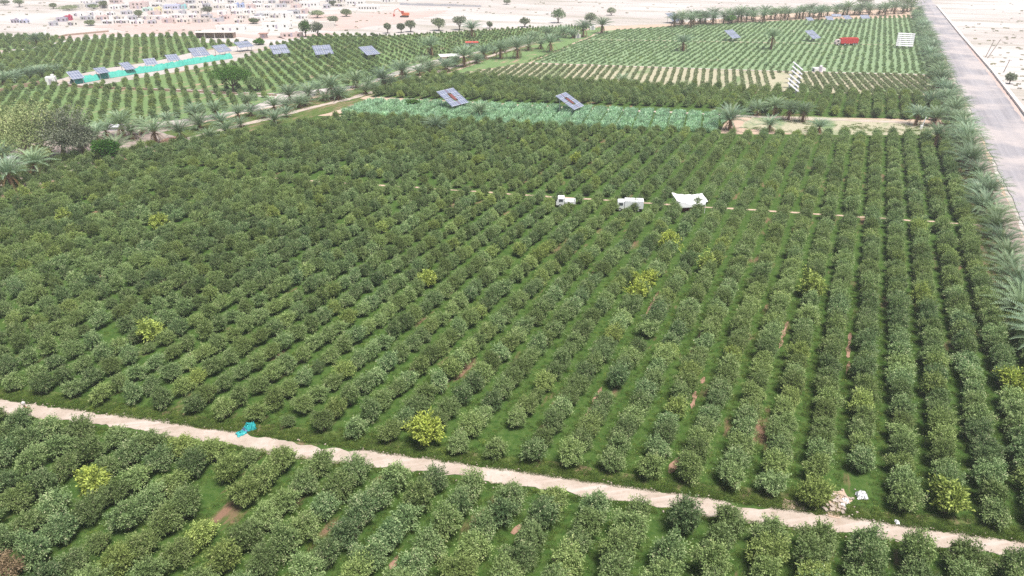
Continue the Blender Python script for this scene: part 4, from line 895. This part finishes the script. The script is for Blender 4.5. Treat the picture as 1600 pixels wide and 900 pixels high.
# excavator
x, y = at_(632, 27); t_ = tag(empty('excavator', (x, y, .05), R(-8)), 'orange-red excavator standing on the pale plain', 'excavator')
mb = MB()
for sy in (-1.3, 1.3): prism(mb, [(-2.2, .1), (-2.6, .5), (-2.2, .95), (2.2, .95), (2.6, .5), (2.2, .1)], sy - .3, sy + .3)
link('tracks', mb.mesh('tracks', 'rubber'), t_); mb = MB(); mb.box((.9, 0, 1.9), (4.2, 2.6, 1.5)); link('body', mb.mesh('body', 'orange_paint'), t_); mb = MB(); mb.box((-.9, -.7, 3.0), (1.6, 1.2, 1.6)); link('cab', mb.mesh('cab', 'rust_red'), t_)
mb = MB(); mb.tube([(-1.2, .3, 2), (-4, .3, 5.0), (-6.4, .3, 4.0)], [.35, .3, .22], 6); link('boom', mb.mesh('boom', 'orange_paint'), t_); mb = MB(); mb.tube([(-6.4, .3, 4.2), (-7, .3, 1.6)], [.2, .18], 6); link('arm', mb.mesh('arm', 'orange_paint'), t_)
mb = MB(); prism(mb, [(-7.4, 1.6), (-6.6, 1.6), (-6.2, .6), (-7.2, .3)], -.3, .9); link('bucket', mb.mesh('bucket', 'rust_red'), t_)
# blue-green plastic heap by the track, with grey-blue cloth
def crumple(name, px, py, sx, sy, sz, mat, label, seed, cat, rz=0):
    x, y = G(px, py); n1, n2 = 14, 10; g = np.random.default_rng(seed); V_ = []
    for j in range(n2):
        for i in range(n1):
            fx, fy = i / (n1 - 1) * 2 - 1, j / (n2 - 1) * 2 - 1; e = max(0, 1 - fx * fx) * max(0, 1 - fy * fy)
            V_.append((fx * sx + g.normal(0, .06), fy * sy + g.normal(0, .06), .05 + sz * e ** .5 * (1 + g.normal(0, .35))))
    mb = MB(); mb.add(V_, [(j * n1 + i, j * n1 + i + 1, (j + 1) * n1 + i + 1, (j + 1) * n1 + i) for j in range(n2 - 1) for i in range(n1 - 1)])
    o = tag(link(name, mb.mesh(name, mat), None, (x, y, .1), rz), label, cat); o.modifiers.new('s', 'SOLIDIFY').thickness = .02; return o
crumple('plastic_sheet', 391, 671, .62, .5, .6, 'teal_plastic', 'bright turquoise crumpled plastic heap beside the dirt track', 3, 'plastic sheet', .4)
crumple('plastic_sheet', 377, 679, .5, .4, .25, 'teal_plastic', 'torn turquoise plastic trailing onto the track left of the crumpled heap', 4, 'plastic sheet', .8)
crumple('cloth_bundle', 383, 675, .32, .25, .3, 'blue_cloth', 'small dark blue bundle between the two pieces of turquoise plastic', 5, 'bundle')
# white litter heap
for j, (a, b, s_, lab) in enumerate(((1346, 777, .5, 'white plastic litter heap on the weeds beside the bare soil patch'), (1401, 818, .18, 'small white bag at the upper edge of the track near the right corner'), (1320, 785, .3, 'whitish torn sack lying in the middle of the bare soil patch'), (1316, 792, .2, 'small pale scrap below the torn sack on the bare soil'))):
    crumple('litter', a, b, s_, s_ * .8, s_ * .9, 'tarp_white', lab, 20 + j, 'litter', j)
# rubble along track and soil patch
rk_ = MB(); g = np.random.default_rng(5)
for _ in range(260):
    v = g.uniform(-85, 26); side = g.choice([-1, 1]); x, y = W(trk(v) + side * (1.05 + abs(g.normal(0, .35))), v); s_ = g.uniform(.04, .13)
    rk_.box((x, y, .1 + s_ * .3), (s_ * 1.5, s_, s_ * .8), g.uniform(0, 3), M=Matrix.Rotation(g.uniform(-.5, .5), 4, 'X'))
for _ in range(60):
    x, y = G(1310 + g.normal(0, 12), 786 + g.normal(0, 11)); s_ = g.uniform(.08, .28); rk_.box((x, y, .12 + s_ * .3), (s_ * 1.4, s_, s_ * .8), g.uniform(0, 3), M=Matrix.Rotation(g.uniform(-.5, .5), 4, 'X'))
tag(link('gravel', rk_.mesh('gravel', 'track_dirt')), 'pale stones and clods scattered along the dirt track edges', 'stones', kind='stuff')
# pale capped standpipe with a red valve at the track edge
x, y = at_(40, 640); t_ = tag(empty('standpipe', (x, y, .06)), 'small pale-topped post at the dirt track edge near the left margin', 'post')
mb = MB(); mb.tube([(0, 0, 0), (0, 0, .7)], [.12, .1], 8); link('post', mb.mesh('post', 'brown_roof'), t_); mb = MB(); mb.tube([(0, 0, .68), (0, 0, .95), (0, 0, 1.1)], [.2, .22, .08], 9); link('cap', mb.mesh('cap', 'wall_stone'), t_)
mb = MB(); mb.tube([(.1, 0, .25), (.6, 0, .12)], .06, 6); link('valve', mb.mesh('valve', 'rust_red'), t_)
# cabinet, post by the palms
x, y = at_(1484, 186); t_ = tag(empty('cabinet', (x, y, .06), .3), 'small white electrical cabinet between the palms and the road', 'cabinet')
mb = MB(); mb.box((0, 0, 1.15), (1.7, .8, 2.1)); link('body', mb.mesh('body', 'white_paint'), t_); mb = MB(); mb.box((0, 0, .05), (1.9, 1.0, .1)); link('base', mb.mesh('base', 'wall_stone'), t_)
for s_ in (-.42, .42): mb = MB(); mb.box((s_, -.42, 1.15), (.74, .05, 1.9)); link('door', mb.mesh('door', 'tarp_white'), t_)
x, y = at_(1438, 203); t_ = tag(empty('white_post', (x, y, .06)), 'slanted white post beside the palm at the end of the field path', 'post'); mb = MB(); mb.tube([(0, 0, 0), (.7, 0, 3.6)], .13, 7); link('shaft', mb.mesh('shaft', 'tarp_white'), t_)
mb = MB(); mb.box((.1, 0, .8), (.7, .4, .9)); link('meter_box', mb.mesh('meter_box', 'white_paint'), t_)
for (a, b, c, d, lab) in ((1540, 89, 1546, 61, 'left one of two leaning utility poles behind the roadside wall'), (1543, 91, 1555, 60, 'right one of two leaning utility poles behind the roadside wall'), (1568, 113, 1572, 92, 'short thin pole on the desert side of the wall below the two leaning ones'), (362, 24, 360, -6, 'tall thin pole in the village right of the blue-grey tree')):
    x, y = G(a, b); s = proj(x, y, 3)[2] / FPX; h_ = (b - d) * s * .92; lx = (c - a) * s
    t_ = tag(empty('utility_pole', (x, y, 0)), lab, 'pole'); mb = MB(); mb.tube([(0, 0, 0), (lx / 2, 0, h_ / 2), (lx, 0, h_)], [.16, .13, .1], 7); link('shaft', mb.mesh('shaft', 'wood_pole'), t_); mb = MB(); mb.box((lx, 0, h_ - .4), (1.6, .12, .12)); link('crossarm', mb.mesh('crossarm', 'wood_pole'), t_)
# scrub on the plains
pts = []
for _ in range(420):
    px, py = rnd.uniform(600, 1430), rnd.uniform(0, 32)
    if _ % 3 == 0: px, py = rnd.uniform(1500, 1600), rnd.uniform(5, 170)
    if _ % 3 == 1: px, py = rnd.uniform(0, 600), rnd.uniform(0, 50)
    x, y = G(px, py); u, v = UV(x, y)
    if 25 < v < 50 or (v < 30 and u < 520 and px > 600 and py > 24): continue
    s_ = rnd.uniform(.3, 1.0); pts.append((x, y, .02, rnd.uniform(0, 6), s_, s_ * .6, rnd.randrange(3), 0))
bank('desert_scrub', (31, 32, 33), pts, 'small dry scrub tufts dotted over the pale plains', 'scrub', 'desert_leaf', n=90, r=.9, h=.7, ln=.6, wd=.3)

# ------------------------------------------------------------------ air
if HAZE > 0:
    mb = MB(); mb.box((0, 2100, 64.5), (5600, 5200, 131)); hz = tag(link('haze', mb.mesh('haze', 'white_paint')), kind='stuff')
    t = NT('air'); pv = t.n('ShaderNodeVolumePrincipled'); pv.inputs['Color'].default_value = (.98, .98, 1, 1); pv.inputs['Density'].default_value = HAZE; pv.inputs['Anisotropy'].default_value = .2
    t.l(pv.outputs[0], t.out.inputs['Volume']); hz.data.materials.clear(); hz.data.materials.append(t.m)
